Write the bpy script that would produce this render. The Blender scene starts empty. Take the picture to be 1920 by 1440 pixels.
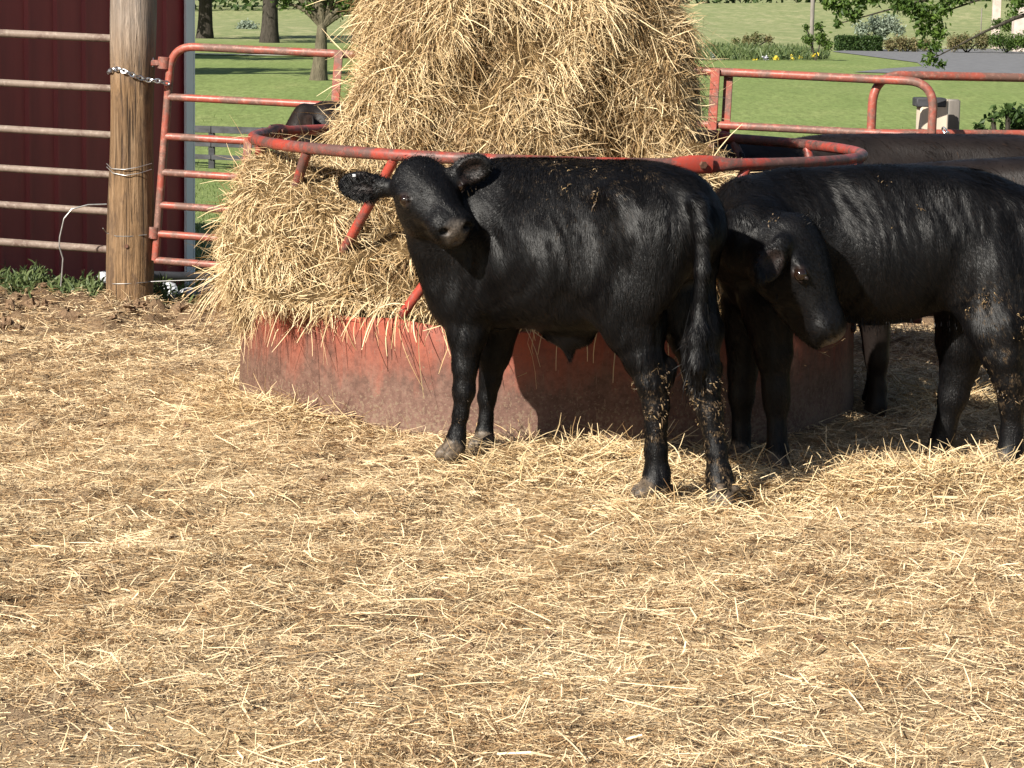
import bpy, math, random
import numpy as np
from mathutils import Vector, Matrix
random.seed(7); RNG = np.random.default_rng(11)
S = bpy.context.scene
COL = S.collection
# ------------------------------------------------------------------ camera, sky, sun, exposure
CAM_H, F = 1.6, 4800.0
PITCH, ROLL = math.atan(700.0/F), math.radians(1.0)
cam = bpy.data.cameras.new('camera'); camo = bpy.data.objects.new('camera', cam); COL.objects.link(camo)
cam.sensor_width = 36; cam.lens = F/1920*36; cam.clip_end = 3000; cam.clip_start = .1
MC = Matrix.Rotation(math.pi/2-PITCH, 3, 'X') @ Matrix.Rotation(ROLL, 3, 'Z')
camo.matrix_world = Matrix.Translation((0, 0, CAM_H)) @ MC.to_4x4()
S.camera = camo
SUN_AZ, SUN_EL = math.radians(40), math.radians(34)      # azimuth: to the left of straight behind the camera
SD = Vector((-math.sin(SUN_AZ)*math.cos(SUN_EL), -math.cos(SUN_AZ)*math.cos(SUN_EL), math.sin(SUN_EL)))
W = bpy.data.worlds.new('World'); S.world = W; W.use_nodes = True
wn = W.node_tree.nodes; sky = wn.new('ShaderNodeTexSky'); sky.sky_type = 'NISHITA'; sky.sun_disc = False
sky.sun_elevation = SUN_EL; sky.sun_rotation = math.atan2(SD.x, SD.y) % (2*math.pi); sky.dust_density = 1.2
bg = wn['Background']; bg.inputs[1].default_value = 0.05
W.node_tree.links.new(sky.outputs[0], bg.inputs[0])
sl = bpy.data.lights.new('sun', 'SUN'); sl.energy = 5.0; sl.angle = math.radians(.5); sl.color = (1, .945, .845)
so = bpy.data.objects.new('sun', sl); COL.objects.link(so); so.rotation_euler = SD.to_track_quat('Z', 'Y').to_euler(); so.location = (-20, -20, 30)
S.view_settings.view_transform = 'Standard'; S.view_settings.look = 'None'; S.view_settings.gamma = 1
S.view_settings.exposure = 0.95

# ------------------------------------------------------------------ helpers
NMC = np.array(MC)
def P(px, py, d):
    """point at distance d (along +Y) on the sight line of photo position (px, py)"""
    r = NMC @ np.array([(px-960)/F, -(py-720)/F, -1.0])
    p = r*(d/r[1]); p[2] += CAM_H
    return p
def px2m(r, d): return r*d/F
def nz(v):
    v = np.asarray(v, float); return v/np.maximum(np.linalg.norm(v, axis=-1, keepdims=True), 1e-9)

_perm = RNG.random((256, 256))
def vnoise(x, y):
    x = np.asarray(x, float); y = np.asarray(y, float)
    xi = np.floor(x).astype(int); yi = np.floor(y).astype(int); fx = x-xi; fy = y-yi
    fx = fx*fx*(3-2*fx); fy = fy*fy*(3-2*fy)
    g = lambda a, b: _perm[a % 256, b % 256]
    return (g(xi, yi)*(1-fx)+g(xi+1, yi)*fx)*(1-fy)+(g(xi, yi+1)*(1-fx)+g(xi+1, yi+1)*fx)*fy-.5
def fbm(x, y, n=4):
    s = 0; a = 1.0
    for i in range(n):
        s = s+a*vnoise(x*2**i+17*i, y*2**i+31*i); a *= .5
    return s

FC = P(1045, 271, 10.6)                                    # centre of the feeder ring
RF = 1.25
def sm(a, b, x):
    t = np.clip((x-a)/(b-a), 0, 1); return t*t*(3-2*t)
DENTS = [(float((RNG.random()-.5)*.40*yv), float(yv), float(RNG.uniform(.0016, .0045)), float(RNG.uniform(.02, .05))) for yv in RNG.uniform(5.2, 12.2, 90)]
_AX = None
def terrain(x, y):
    z = terrain0(x, y)
    if _AX is not None:
        x = np.asarray(x, float); y = np.asarray(y, float); m = (y > 7) & (y < 14.5) & (np.abs(x) < 3)
        if np.ndim(z) == 0: return z+sum(w*math.exp(-((x-a)**2+(y-b)**2)/.18) for a, b, w in _AX) if m else z
        if m.any():
            xm, ym = x[m], y[m]; c = np.zeros(len(xm))
            for a, b, w in _AX: c += w*np.exp(-((xm-a)**2+(ym-b)**2)/.18)
            z = z.copy(); z[m] += c
    return z
def terrain0(x, y):
    x = np.asarray(x, float); y = np.asarray(y, float)
    yy = y
    out = np.interp(yy, [13, 16, 25, 45, 70, 110, 150, 300, 600, 1500], [0, -.12, -.5, -1.2, -.41, 0, .35, 1.85, 4, 9])
    out = out+.026*x*sm(110, 300, yy)
    out = out+.05*fbm(x*.1, y*.1, 2)*sm(16, 40, yy)+1.0*fbm(x*.015, y*.015, 2)*sm(120, 250, yy)
    near = 1-sm(14.2, 16.5, yy)
    r = np.hypot(x-FC[0], y-FC[1])
    z = 0*r
    z = z+(.10*fbm(x*.9, y*.9, 3)+.045*fbm(x*5, y*5, 3)+.035*fbm(x*13+7, y*13, 2))*near*(.7+.3*sm(6, 9, yy))*(.35+.65*sm(1.25, 2.0, r))
    for a, b, r_, q_ in DENTS: z = z-q_*np.exp(-((x-a)**2+(yy-b)**2)/r_)
    berm = np.exp(-((yy-13.45)/.7)**2)*(1-sm(-1.5, -.6, x))
    z = z+berm*(.04+.17*fbm(x*4+3, y*4, 3)+.10*fbm(x*14, y*14, 2))
    return z*near+out
def _anchors():
    global _AX
    L = [(848, 864, 8.85), (908, 845, 9.04), (1222, 939, 8.44), (1350, 957, 8.46), (1456, 888, 9.06), (1388, 868, 9.33), (1882, 884, 9.06), (1760, 868, 9.37), (246, 570, 13.36), (700, 960, 8.1), (1500, 1000, 7.8), (300, 800, 9.9)]
    for px, py in ((515, 760), (640, 790), (800, 822), (980, 836), (1200, 842)):
        dx = (px-960)/F*9.7-FC[0]; L.append((px, py, FC[1]-math.sqrt(max(1.3**2-dx*dx, .05))))
    Q = np.array([P(*l) for l in L]); K = np.exp(-((Q[:, None, 0]-Q[None, :, 0])**2+(Q[:, None, 1]-Q[None, :, 1])**2)/.18)
    w = np.linalg.solve(K+.02*np.eye(len(L)), Q[:, 2]-terrain0(Q[:, 0], Q[:, 1])); _AX = [(q[0], q[1], v) for q, v in zip(Q, w)]
_anchors()
def hit(px, py, dmax=900):
    d = np.concatenate([np.linspace(4, 60, 1500), np.linspace(60, dmax, 3000)])
    r = NMC @ np.array([(px-960)/F, -(py-720)/F, -1.0]); r = r/r[1]
    q = r[None]*d[:, None]; g = q[:, 2]+CAM_H-terrain(q[:, 0], q[:, 1])
    i = np.argmax(g < 0) if (g < 0).any() else len(d)-1
    return float(d[i])
def G(px, py, dmax=900):
    d = hit(px, py, dmax); p = P(px, py, d); p[2] = terrain(p[0], p[1]); return p

def raw_mesh(name, v, faces=None, quads=None, attr=None, vattr=None, smooth=True):
    me = bpy.data.meshes.new(name); v = np.asarray(v, np.float32)
    me.vertices.add(len(v)); me.vertices.foreach_set('co', v.ravel())
    if quads is not None:
        q = np.asarray(quads, np.int32); k = q.shape[1]
        me.loops.add(q.size); me.loops.foreach_set('vertex_index', q.ravel())
        me.polygons.add(len(q)); me.polygons.foreach_set('loop_start', np.arange(0, q.size, k, dtype=np.int32))
        me.polygons.foreach_set('use_smooth', np.full(len(q), smooth))
    else:
        ls = np.cumsum([0]+[len(f) for f in faces])[:-1].astype(np.int32); fl = np.concatenate([np.asarray(f) for f in faces]).astype(np.int32)
        me.loops.add(len(fl)); me.loops.foreach_set('vertex_index', fl)
        me.polygons.add(len(faces)); me.polygons.foreach_set('loop_start', ls)
        me.polygons.foreach_set('use_smooth', np.full(len(faces), smooth))
    me.update(calc_edges=True); me.validate()
    if attr is not None:
        a = me.attributes.new('rnd', 'FLOAT', 'FACE'); a.data.foreach_set('value', np.asarray(attr, np.float32))
    for k, val in (vattr or {}).items():
        a = me.attributes.new(k, 'FLOAT', 'POINT'); a.data.foreach_set('value', np.asarray(val, np.float32))
    return me
def link(name, me, mat=None, parent=None):
    o = bpy.data.objects.new(name, me); COL.objects.link(o)
    if mat is not None: me.materials.append(mat)
    if parent is not None:
        o.parent = parent; o.matrix_parent_inverse = Matrix.Translation(-parent.location)
    return o
def tag(o, label=None, cat=None, group=None, kind=None):
    if label: o['label'] = label
    if cat: o['category'] = cat
    if group: o['group'] = group
    if kind: o['kind'] = kind
    return o
def empty(name, loc, label, cat, group=None):
    o = bpy.data.objects.new(name, None); COL.objects.link(o); o.location = Vector(loc); o.empty_display_size = .1
    return tag(o, label, cat, group)
def copy_tree(o, parent=None):
    c = o.copy(); COL.objects.link(c)
    if parent is not None: c.parent = parent
    for ch in list(o.children): copy_tree(ch, c)
    return c

class MB:
    """collects simple shapes into one mesh"""
    def __init__(s): s.v = []; s.f = []; s.n = 0
    def add(s, v, f):
        v = np.asarray(v, float); s.v.append(v); s.f += [[i+s.n for i in q] for q in f]; s.n += len(v); return s
    def tube(s, pts, r, seg=10, closed=False, flat=None):
        pts = np.asarray(pts, float); n = len(pts); r = np.broadcast_to(np.asarray(r, float), (n,))
        if closed: t = nz(np.roll(pts, -1, 0)-np.roll(pts, 1, 0))
        else: t = nz(np.gradient(pts, axis=0))
        up = np.array([0, 0, 1.0]) if abs(t[0][2]) < .9 else np.array([1.0, 0, 0])
        a = nz(np.cross(t[0], up)); A = []
        for i in range(n):
            a = nz(a-t[i]*np.dot(a, t[i])); A.append(a)
        A = np.array(A); B = np.cross(t, A); th = np.linspace(0, 2*np.pi, seg, endpoint=False)
        if flat is None: ra = rb = r
        else: ra, rb = flat
        V = pts[:, None]+A[:, None]*(np.cos(th)[None, :, None]*np.broadcast_to(ra, (n,))[:, None, None])+B[:, None]*(np.sin(th)[None, :, None]*np.broadcast_to(rb, (n,))[:, None, None])
        f = []
        m = n if closed else n-1
        for i in range(m):
            j = (i+1) % n
            for k in range(seg):
                l = (k+1) % seg; f.append([i*seg+k, j*seg+k, j*seg+l, i*seg+l])
        if not closed: f += [list(range(seg)), [ (n-1)*seg+k for k in range(seg)][::-1]]
        return s.add(V.reshape(-1, 3), f)
    def box(s, c, sx, sy, sz, rot=None, bev=0.0):
        h = np.array([sx, sy, sz])/2; out = []
        R = np.eye(3) if rot is None else np.array(rot)
        b = min(bev, *(h*.45)) if bev else 0
        if not b:
            V = np.array([[x, y, z] for x in (-1, 1) for y in (-1, 1) for z in (-1, 1)])*h
            f = [[0, 1, 3, 2], [4, 6, 7, 5], [0, 4, 5, 1], [2, 3, 7, 6], [0, 2, 6, 4], [1, 5, 7, 3]]
            return s.add(V@R.T+np.asarray(c), f)
        V = []; idx = {}
        for ix in (-1, 1):
            for iy in (-1, 1):
                for iz in (-1, 1):
                    sg = np.array([ix, iy, iz])
                    for ax in range(3):
                        p = sg*(h-b); p[ax] = sg[ax]*h[ax]; idx[(ix, iy, iz, ax)] = len(V); V.append(p)
        f = []
        o3 = [(1, 2), (2, 0), (0, 1)]
        def K(ax, s0, u, sv, w, sw, which):
            k = [0, 0, 0]; k[ax] = s0; k[u] = sv; k[w] = sw; return idx[(k[0], k[1], k[2], which)]
        for ax in range(3):
            u, w = o3[ax]
            for s0 in (-1, 1):
                q = [K(ax, s0, u, a, w, b2, ax) for a, b2 in ((-1, -1), (1, -1), (1, 1), (-1, 1))]
                f.append(q if s0 > 0 else q[::-1])
            for a in (-1, 1):
                for b2 in (-1, 1):
                    f.append([K(u, a, w, b2, ax, -1, u), K(u, a, w, b2, ax, 1, u), K(u, a, w, b2, ax, 1, w), K(u, a, w, b2, ax, -1, w)])
        for ix in (-1, 1):
            for iy in (-1, 1):
                for iz in (-1, 1): f.append([idx[(ix, iy, iz, a)] for a in range(3)])
        return s.add(np.array(V)@R.T+np.asarray(c), f)
    def build(s, name, mat, parent=None, smooth=True, origin=None):
        v = np.concatenate(s.v)
        me = raw_mesh(name, v, faces=s.f, smooth=smooth)
        import bmesh
        bm = bmesh.new(); bm.from_mesh(me); bmesh.ops.recalc_face_normals(bm, faces=bm.faces)
        for e in bm.edges:
            if len(e.link_faces) == 2 and e.calc_face_angle(0) > .7: e.smooth = False
        bm.to_mesh(me); bm.free()
        if origin is not None:
            me.transform(Matrix.Translation(-Vector(origin)))
        o = link(name, me, mat, parent)
        if origin is not None: o.location = Vector(origin)
        return o

# ---------------------------------------------------------------- materials
def mat(name, build):
    m = bpy.data.materials.new(name); m.use_nodes = True; nt = m.node_tree
    b = nt.nodes['Principled BSDF']; build(nt, b); return m
class N:
    def __init__(s, nt): s.nt = nt
    def new(s, t, **k):
        n = s.nt.nodes.new(t)
        for a, v in k.items(): setattr(n, a, v)
        return n
    def l(s, a, b): s.nt.links.new(a, b)
    def coord(s, scale=(1, 1, 1)):
        tc = s.new('ShaderNodeTexCoord'); mp = s.new('ShaderNodeMapping'); mp.inputs['Scale'].default_value = scale
        s.l(tc.outputs['Object'], mp.inputs[0]); return mp.outputs[0]
    def geo(s, scale=(1, 1, 1)):
        g = s.new('ShaderNodeNewGeometry'); mp = s.new('ShaderNodeMapping'); mp.inputs['Scale'].default_value = scale
        s.l(g.outputs['Position'], mp.inputs[0]); return mp.outputs[0]
    def noise(s, vec, scale, detail=4, rough=.6, dist=0):
        n = s.new('ShaderNodeTexNoise'); n.inputs['Scale'].default_value = scale; n.inputs['Detail'].default_value = detail
        n.inputs['Roughness'].default_value = rough; n.inputs['Distortion'].default_value = dist; s.l(vec, n.inputs['Vector']); return n.outputs['Fac']
    def ramp(s, fac, stops):
        r = s.new('ShaderNodeValToRGB'); e = r.color_ramp.elements
        while len(e) < len(stops): e.new(.5)
        for el, (p, c) in zip(e, stops): el.position = p; el.color = (*c, 1) if len(c) == 3 else c
        s.l(fac, r.inputs[0]); return r.outputs[0]
    def mix(s, fac, a, b, mode='MIX'):
        m = s.new('ShaderNodeMix', data_type='RGBA', blend_type=mode)
        for k, val in ((0, fac), (6, a), (7, b)):
            if isinstance(val, (int, float)): m.inputs[k].default_value = val
            elif isinstance(val, tuple): m.inputs[k].default_value = (*val, 1)
            else: s.l(val, m.inputs[k])
        return m.outputs[2]
    def attr(s, name):
        a = s.new('ShaderNodeAttribute'); a.attribute_name = name; return a.outputs['Fac']
    def bump(s, h, b, strength=.5, dist=.01):
        n = s.new('ShaderNodeBump'); n.inputs['Strength'].default_value = strength; n.inputs['Distance'].default_value = dist
        s.l(h, n.inputs['Height']); s.l(n.outputs[0], b.inputs['Normal'])
    def math(s, op, a, b=0.0):
        m = s.new('ShaderNodeMath', operation=op)
        for k, val in ((0, a), (1, b)):
            if isinstance(val, (int, float)): m.inputs[k].default_value = val
            else: s.l(val, m.inputs[k])
        return m.outputs[0]
def simple(col, rough=.7, var=.25, scale=20, spec=.3, metal=0, bump=.2, bd=.004, stretch=(1, 1, 1)):
    def f(nt, b):
        n = N(nt); v = n.coord(stretch); k = n.noise(v, scale, 5)
        lo = tuple(c*(1-var) for c in col); hi = tuple(min(1, c*(1+var)) for c in col)
        n.l(n.ramp(k, [(.3, lo), (.7, hi)]), b.inputs['Base Color']); b.inputs['Roughness'].default_value = rough
        b.inputs['Specular IOR Level'].default_value = spec; b.inputs['Metallic'].default_value = metal
        if bump: n.bump(n.noise(v, scale*2.3, 4), b, bump, bd)
    return f
def strawmat(dark, mid, light):
    def f(nt, b):
        n = N(nt); a = n.attr('rnd')
        c = n.ramp(a, [(0, dark), (.35, mid), (.75, light), (1, tuple(min(1, x*1.12) for x in light))])
        k = n.noise(n.geo(), 60, 2); c = n.mix(n.math('MULTIPLY', k, .45), c, dark)
        n.l(c, b.inputs['Base Color']); b.inputs['Roughness'].default_value = .55; b.inputs['Specular IOR Level'].default_value = .35
    return f
M = {}
M['straw'] = mat('straw', strawmat((.18, .10, .046), (.53, .355, .178), (.86, .68, .425)))
M['hay'] = mat('hay', strawmat((.16, .09, .04), (.47, .315, .145), (.80, .63, .375)))
def f_core(nt, b):  # dark core colour paints in the shade of gaps between strands
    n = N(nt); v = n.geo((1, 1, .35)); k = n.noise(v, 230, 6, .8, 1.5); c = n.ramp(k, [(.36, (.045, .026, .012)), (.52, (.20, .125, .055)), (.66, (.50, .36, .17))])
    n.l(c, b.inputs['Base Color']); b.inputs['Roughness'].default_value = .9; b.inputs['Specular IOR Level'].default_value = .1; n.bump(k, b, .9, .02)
M['dung'] = mat('dung', strawmat((.04, .026, .015), (.13, .085, .045), (.42, .29, .14)))
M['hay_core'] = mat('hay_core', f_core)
def f_ground(nt, b):
    n = N(nt); v = n.geo(); vs = n.geo((.45, 1.6, 1))
    fine = n.noise(vs, 120, 6, .8, .8); big = n.noise(v, 1.3, 4); med = n.noise(v, 9, 5)
    soil = n.ramp(med, [(.3, (.20, .13, .08)), (.7, (.37, .26, .165))])
    chaff = n.ramp(fine, [(.35, (.29, .195, .11)), (.5, (.50, .37, .21)), (.62, (.70, .55, .33))])
    fac = n.ramp(n.math('ADD', n.math('MULTIPLY', fine, .75), n.math('MULTIPLY', big, .45)), [(.5, (0, 0, 0)), (.66, (1, 1, 1))])
    g = n.new('ShaderNodeSeparateXYZ'); n.l(v, g.inputs[0]); m1 = n.new('ShaderNodeMapRange'); m1.inputs[1].default_value = 10.6; m1.inputs[2].default_value = 12.6; n.l(n.math('ADD', g.outputs['Y'], n.math('MULTIPLY', n.math('SUBTRACT', med, .5), 2.0)), m1.inputs[0])
    fac = n.math('MULTIPLY', fac, n.math('SUBTRACT', 1.0, n.math('MULTIPLY', m1.outputs[0], .85))); soil = n.mix(m1.outputs[0], soil, n.ramp(med, [(.3, (.115, .07, .042)), (.7, (.24, .155, .095))]))
    n.l(n.mix(fac, soil, chaff), b.inputs['Base Color']); b.inputs['Roughness'].default_value = .95; b.inputs['Specular IOR Level'].default_value = .1
    n.bump(n.math('ADD', fine, n.math('MULTIPLY', med, 1.2)), b, .8, .015)
M['ground'] = mat('ground', f_ground)
M['dirt'] = mat('dirt', simple((.20, .13, .08), .95, .4, 25, .1, bump=.8, bd=.02))
def f_lawn(nt, b):
    n = N(nt); v = n.geo(); g = n.new('ShaderNodeNewGeometry'); sx = n.new('ShaderNodeSeparateXYZ'); n.l(g.outputs['Position'], sx.inputs[0])
    k = n.noise(n.geo((1, .4, 1)), .5, 6, .75); fine = n.noise(n.geo((1.5, .35, 1)), 5, 7, .8)
    c = n.ramp(k, [(.3, (.165, .225, .070)), (.55, (.215, .268, .092)), (.75, (.29, .31, .125))])
    c = n.mix(n.ramp(fine, [(.38, (.8, .8, .8)), (.6, (0, 0, 0))]), c, (.11, .14, .045))
    # worn pale earth just outside the gate
    mr = n.new('ShaderNodeMapRange'); mr.inputs[1].default_value = 15; mr.inputs[2].default_value = 30; mr.inputs[3].default_value = .62; mr.inputs[4].default_value = 0; n.l(sx.outputs['Y'], mr.inputs[0])
    pat = n.math('MULTIPLY', mr.outputs[0], n.ramp(n.noise(v, 1.1, 5, .7), [(.4, (0, 0, 0)), (.6, (1, 1, 1))]))
    c = n.mix(pat, c, (.33, .29, .18))
    # unmown meadow further out: paler, yellower
    m2 = n.new('ShaderNodeMapRange'); m2.inputs[1].default_value = 108; m2.inputs[2].default_value = 124; n.l(sx.outputs['Y'], m2.inputs[0])
    fk = n.noise(n.geo((.16, .03, .5)), 3, 7, .75)
    mead = n.ramp(fk, [(.3, (.20, .23, .10)), (.5, (.28, .29, .14)), (.66, (.38, .35, .20)), (.78, (.52, .45, .28))])
    mf = n.noise(n.geo((1, .25, 1)), 1.4, 6, .8); mead = n.mix(n.ramp(mf, [(.42, (.75, .75, .75)), (.6, (0, 0, 0))]), mead, (.14, .18, .07))
    n.l(n.mix(m2.outputs[0], c, mead), b.inputs['Base Color']); b.inputs['Roughness'].default_value = .9; b.inputs['Specular IOR Level'].default_value = .1
    n.bump(fine, b, .6, .03)
M['lawn'] = mat('lawn', f_lawn)
M['asphalt'] = mat('asphalt', simple((.15, .15, .155), .9, .2, 3, .2))
M['gravel'] = mat('gravel', simple((.42, .40, .36), .9, .2, 3, .2))
def leafmat(dark, light, tr=.35):
    def f(nt, b):
        n = N(nt); a = n.attr('rnd'); c = n.ramp(a, [(0, dark), (1, light)])
        n.l(c, b.inputs['Base Color']); b.inputs['Roughness'].default_value = .5; b.inputs['Specular IOR Level'].default_value = .3
        t = n.new('ShaderNodeBsdfTranslucent'); n.l(n.mix(.5, c, (.35, .45, .05), 'MULTIPLY'), t.inputs[0])
        n.l(n.mix(0.0, c, c), t.inputs[0])
        ms = n.new('ShaderNodeMixShader'); ms.inputs[0].default_value = tr; n.l(b.outputs[0], ms.inputs[1]); n.l(t.outputs[0], ms.inputs[2])
        n.l(ms.outputs[0], nt.nodes['Material Output'].inputs[0])
    return f
M['leaf'] = mat('leaf', leafmat((.035, .07, .015), (.12, .19, .035)))
M['leaf_dark'] = mat('leaf_dark', leafmat((.02, .045, .012), (.065, .11, .028)))
M['leaf_silver'] = mat('leaf_silver', leafmat((.16, .21, .15), (.33, .38, .30)))
M['leaf_mixed'] = mat('leaf_mixed', leafmat((.07, .10, .03), (.26, .20, .10)))
M['grass'] = mat('grass', leafmat((.06, .10, .025), (.20, .25, .08)))
M['weed'] = mat('weed', leafmat((.055, .09, .03), (.17, .21, .08)))
M['bark'] = mat('bark', simple((.05, .043, .035), .95, .45, 14, .1, bump=1, bd=.03, stretch=(1, 1, .25)))  # bark darkened so the lawn trunks carry their shade in the colour
M['bark_pale'] = mat('bark_pale', simple((.11, .095, .065), .95, .4, 14, .1, bump=1, bd=.03, stretch=(1, 1, .25)))
def f_red(base, worn, dust, amount):
    def f(nt, b):
        n = N(nt); v = n.coord(); k = n.noise(v, 7, 6, .7); k2 = n.noise(v, 45, 5, .7); k3 = n.noise(v, 2.2, 4)
        c = n.ramp(k3, [(.35, base), (.7, tuple(x*1.25 for x in base))])
        c = n.mix(n.ramp(k, [(amount-.06, (0, 0, 0)), (amount+.06, (1, 1, 1))]), c, worn)
        c = n.mix(n.ramp(k2, [(.52, (0, 0, 0)), (.68, (.75, .75, .75))]), c, dust)
        n.l(c, b.inputs['Base Color']); n.l(n.ramp(k, [(.4, (.38, .38, .38)), (.65, (.65, .65, .65))]), b.inputs['Roughness']); b.inputs['Specular IOR Level'].default_value = .4
        n.bump(k2, b, .25, .003)
    return f
M['gate_red'] = mat('gate_red', f_red((.27, .066, .045), (.15, .08, .062), (.36, .19, .145), .49))
M['ring_red'] = mat('ring_red', f_red((.29, .043, .028), (.10, .052, .044), (.20, .095, .08), .485))
M['pipe_grey'] = mat('pipe_grey', f_red((.21, .16, .13), (.15, .10, .08), (.36, .29, .24), .55))
def f_sheet(nt, b):
    n = N(nt); v = n.geo(); g = n.new('ShaderNodeSeparateXYZ'); n.l(v, g.inputs[0])
    k = n.noise(v, 5, 6, .7); k2 = n.noise(v, 40, 5, .7); k3 = n.noise(n.geo((4, 4, .6)), 4, 5, .7)
    red = n.ramp(n.math('ADD', n.math('MULTIPLY', k3, .6), n.math('MULTIPLY', k2, .4)), [(.36, (.20, .04, .024)), (.64, (.31, .072, .038))])
    mud = n.ramp(n.math('ADD', n.math('MULTIPLY', k, .6), n.math('MULTIPLY', k2, .4)), [(.36, (.075, .038, .028)), (.5, (.13, .070, .052)), (.64, (.195, .118, .09))])
    h = n.math('ADD', g.outputs['Z'], n.math('MULTIPLY', n.math('SUBTRACT', n.math('ADD', k, n.math('MULTIPLY', k3, .8)), .9), .42))
    f = n.ramp(h, [(.20, (1, 1, 1)), (.46, (.0, .0, .0))])
    c = n.mix(f, red, mud)
    c = n.mix(n.ramp(k2, [(.58, (0, 0, 0)), (.70, (.8, .8, .8))]), c, (.13, .065, .045))
    scr = n.noise(n.geo((9, 9, 1.2)), 12, 4, .6); c = n.mix(n.ramp(scr, [(.66, (0, 0, 0)), (.72, (.6, .6, .6))]), c, (.26, .16, .12))
    sp_ = n.math('SUBTRACT', n.noise(v, 90, 3, .6), n.math('MULTIPLY', g.outputs['Z'], .9)); c = n.mix(n.ramp(sp_, [(.42, (0, 0, 0)), (.50, (.8, .8, .8))]), c, (.19, .135, .09))
    n.l(c, b.inputs['Base Color']); b.inputs['Roughness'].default_value = .62; b.inputs['Specular IOR Level'].default_value = .3; n.bump(n.math('ADD', k2, k), b, .25, .006)
M['sheet'] = mat('sheet', f_sheet)
def f_barn(nt, b):
    n = N(nt); k = n.noise(n.geo((3, 3, .5)), 3, 5); n.l(n.ramp(k, [(.3, (.22, .022, .027)), (.7, (.29, .034, .036))]), b.inputs['Base Color']); b.inputs['Roughness'].default_value = .5
M['barn'] = mat('barn', f_barn)
M['trim'] = mat('trim', simple((.74, .75, .78), .6, .06, 4, .3, bump=.05))
M['roof'] = mat('roof', simple((.30, .30, .31), .5, .1, 4, .4))
def f_post(nt, b):
    n = N(nt); v = n.coord((1, 1, .07)); k = n.noise(v, 34, 6, .7, .8); big = n.noise(n.coord((1, 1, .3)), 5, 5, .6)
    c = n.ramp(k, [(.28, (.075, .045, .025)), (.5, (.19, .118, .065)), (.72, (.32, .22, .135))])
    c = n.mix(n.ramp(big, [(.4, (0, 0, 0)), (.62, (.85, .85, .85))]), c, (.27, .165, .085))
    crack = n.noise(n.coord((1, 1, .03)), 55, 3, .5); c = n.mix(n.ramp(crack, [(.36, (1, 1, 1)), (.42, (0, 0, 0))]), c, (.05, .032, .02))
    c = n.mix(n.ramp(n.noise(n.coord((1, 1, .35)), 16, 5, .7), [(.52, (0, 0, 0)), (.64, (.85, .85, .85))]), c, (.11, .07, .045))
    tcz = n.new('ShaderNodeSeparateXYZ'); n.l(n.coord(), tcz.inputs[0])
    mr = n.new('ShaderNodeMapRange'); mr.inputs[1].default_value = 1.15; mr.inputs[2].default_value = 1.5; n.l(tcz.outputs['Z'], mr.inputs[0])
    c = n.mix(n.math('MULTIPLY', mr.outputs[0], .7), c, n.ramp(k, [(.3, (.15, .125, .105)), (.7, (.38, .33, .29))]))
    n.l(c, b.inputs['Base Color']); b.inputs['Roughness'].default_value = .85; b.inputs['Specular IOR Level'].default_value = .2; n.bump(n.math('ADD', k, crack), b, 1.0, .02)
M['post'] = mat('post', f_post)
M['steel'] = mat('steel', simple((.62, .64, .67), .32, .15, 40, .5, 1.0, .1))
M['wire'] = mat('wire', simple((.34, .33, .32), .45, .2, 40, .5, .7, 0))
M['rust'] = mat('rust', simple((.12, .06, .04), .8, .4, 60, .2))
M['black_wood'] = mat('black_wood', simple((.045, .045, .05), .6, .4, 12, .35, stretch=(.2, 1, 1)))
M['old_timber'] = mat('old_timber', simple((.20, .18, .16), .9, .3, 10, .2, stretch=(1, 1, .15)))
M['new_timber'] = mat('new_timber', simple((.55, .47, .37), .85, .15, 10, .2, stretch=(1, 1, .15)))
M['stone'] = mat('stone', simple((.52, .53, .55), .9, .3, 9, .2, bump=.8, bd=.02))
M['brick'] = mat('brick', simple((.50, .42, .37), .9, .25, 3, .2))
M['wall_pale'] = mat('wall_pale', simple((.62, .57, .52), .9, .1, 2, .2))
M['flower'] = mat('flower', leafmat((.75, .55, .03), (.85, .70, .10), .2))
M['flower_white'] = mat('flower_white', leafmat((.30, .28, .40), (.80, .80, .80), .2))
M['dark_plastic'] = mat('dark_plastic', simple((.02, .02, .022), .45, .3, 5))
def f_coat(tint):
    def f(nt, b):
        n = N(nt); nose = n.attr('nose'); hoof = n.attr('hoof'); dust = n.attr('dust')
        k = n.noise(n.geo((1, 1, .25)), 110, 4, .7, .4); k2 = n.noise(n.geo(), 8, 4)
        base = n.ramp(k2, [(.3, tuple(.75*x for x in tint)), (.7, tuple(1.3*x for x in tint))])
        dk = n.noise(n.geo(), 38, 5, .7)
        base = n.mix(n.math('MULTIPLY', dust, n.ramp(dk, [(.5, (0, 0, 0)), (.7, (1, 1, 1))])), base, (.17, .115, .065))
        c = n.mix(nose, base, n.ramp(n.noise(n.geo(), 140, 3), [(.35, (.045, .038, .034)), (.65, (.125, .105, .09))]))
        c = n.mix(n.math('MULTIPLY', n.attr('inner'), .8), c, (.022, .014, .012)); c = n.mix(n.attr('hole'), c, (.004, .003, .003))  # near-black mask paints the shade inside the nostrils
        c = n.mix(hoof, c, n.ramp(n.noise(n.geo(), 70, 4), [(.35, (.035, .028, .022)), (.7, (.16, .12, .085))]))
        n.l(c, b.inputs['Base Color']); b.inputs['Roughness'].default_value = .47; b.inputs['Specular IOR Level'].default_value = .22
        n.bump(k, b, .35, .004)
    return f
M['coat'] = mat('coat', f_coat((.0034, .0033, .0038)))
M['coat_brown'] = mat('coat_brown', f_coat((.0105, .0075, .0065)))
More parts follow.
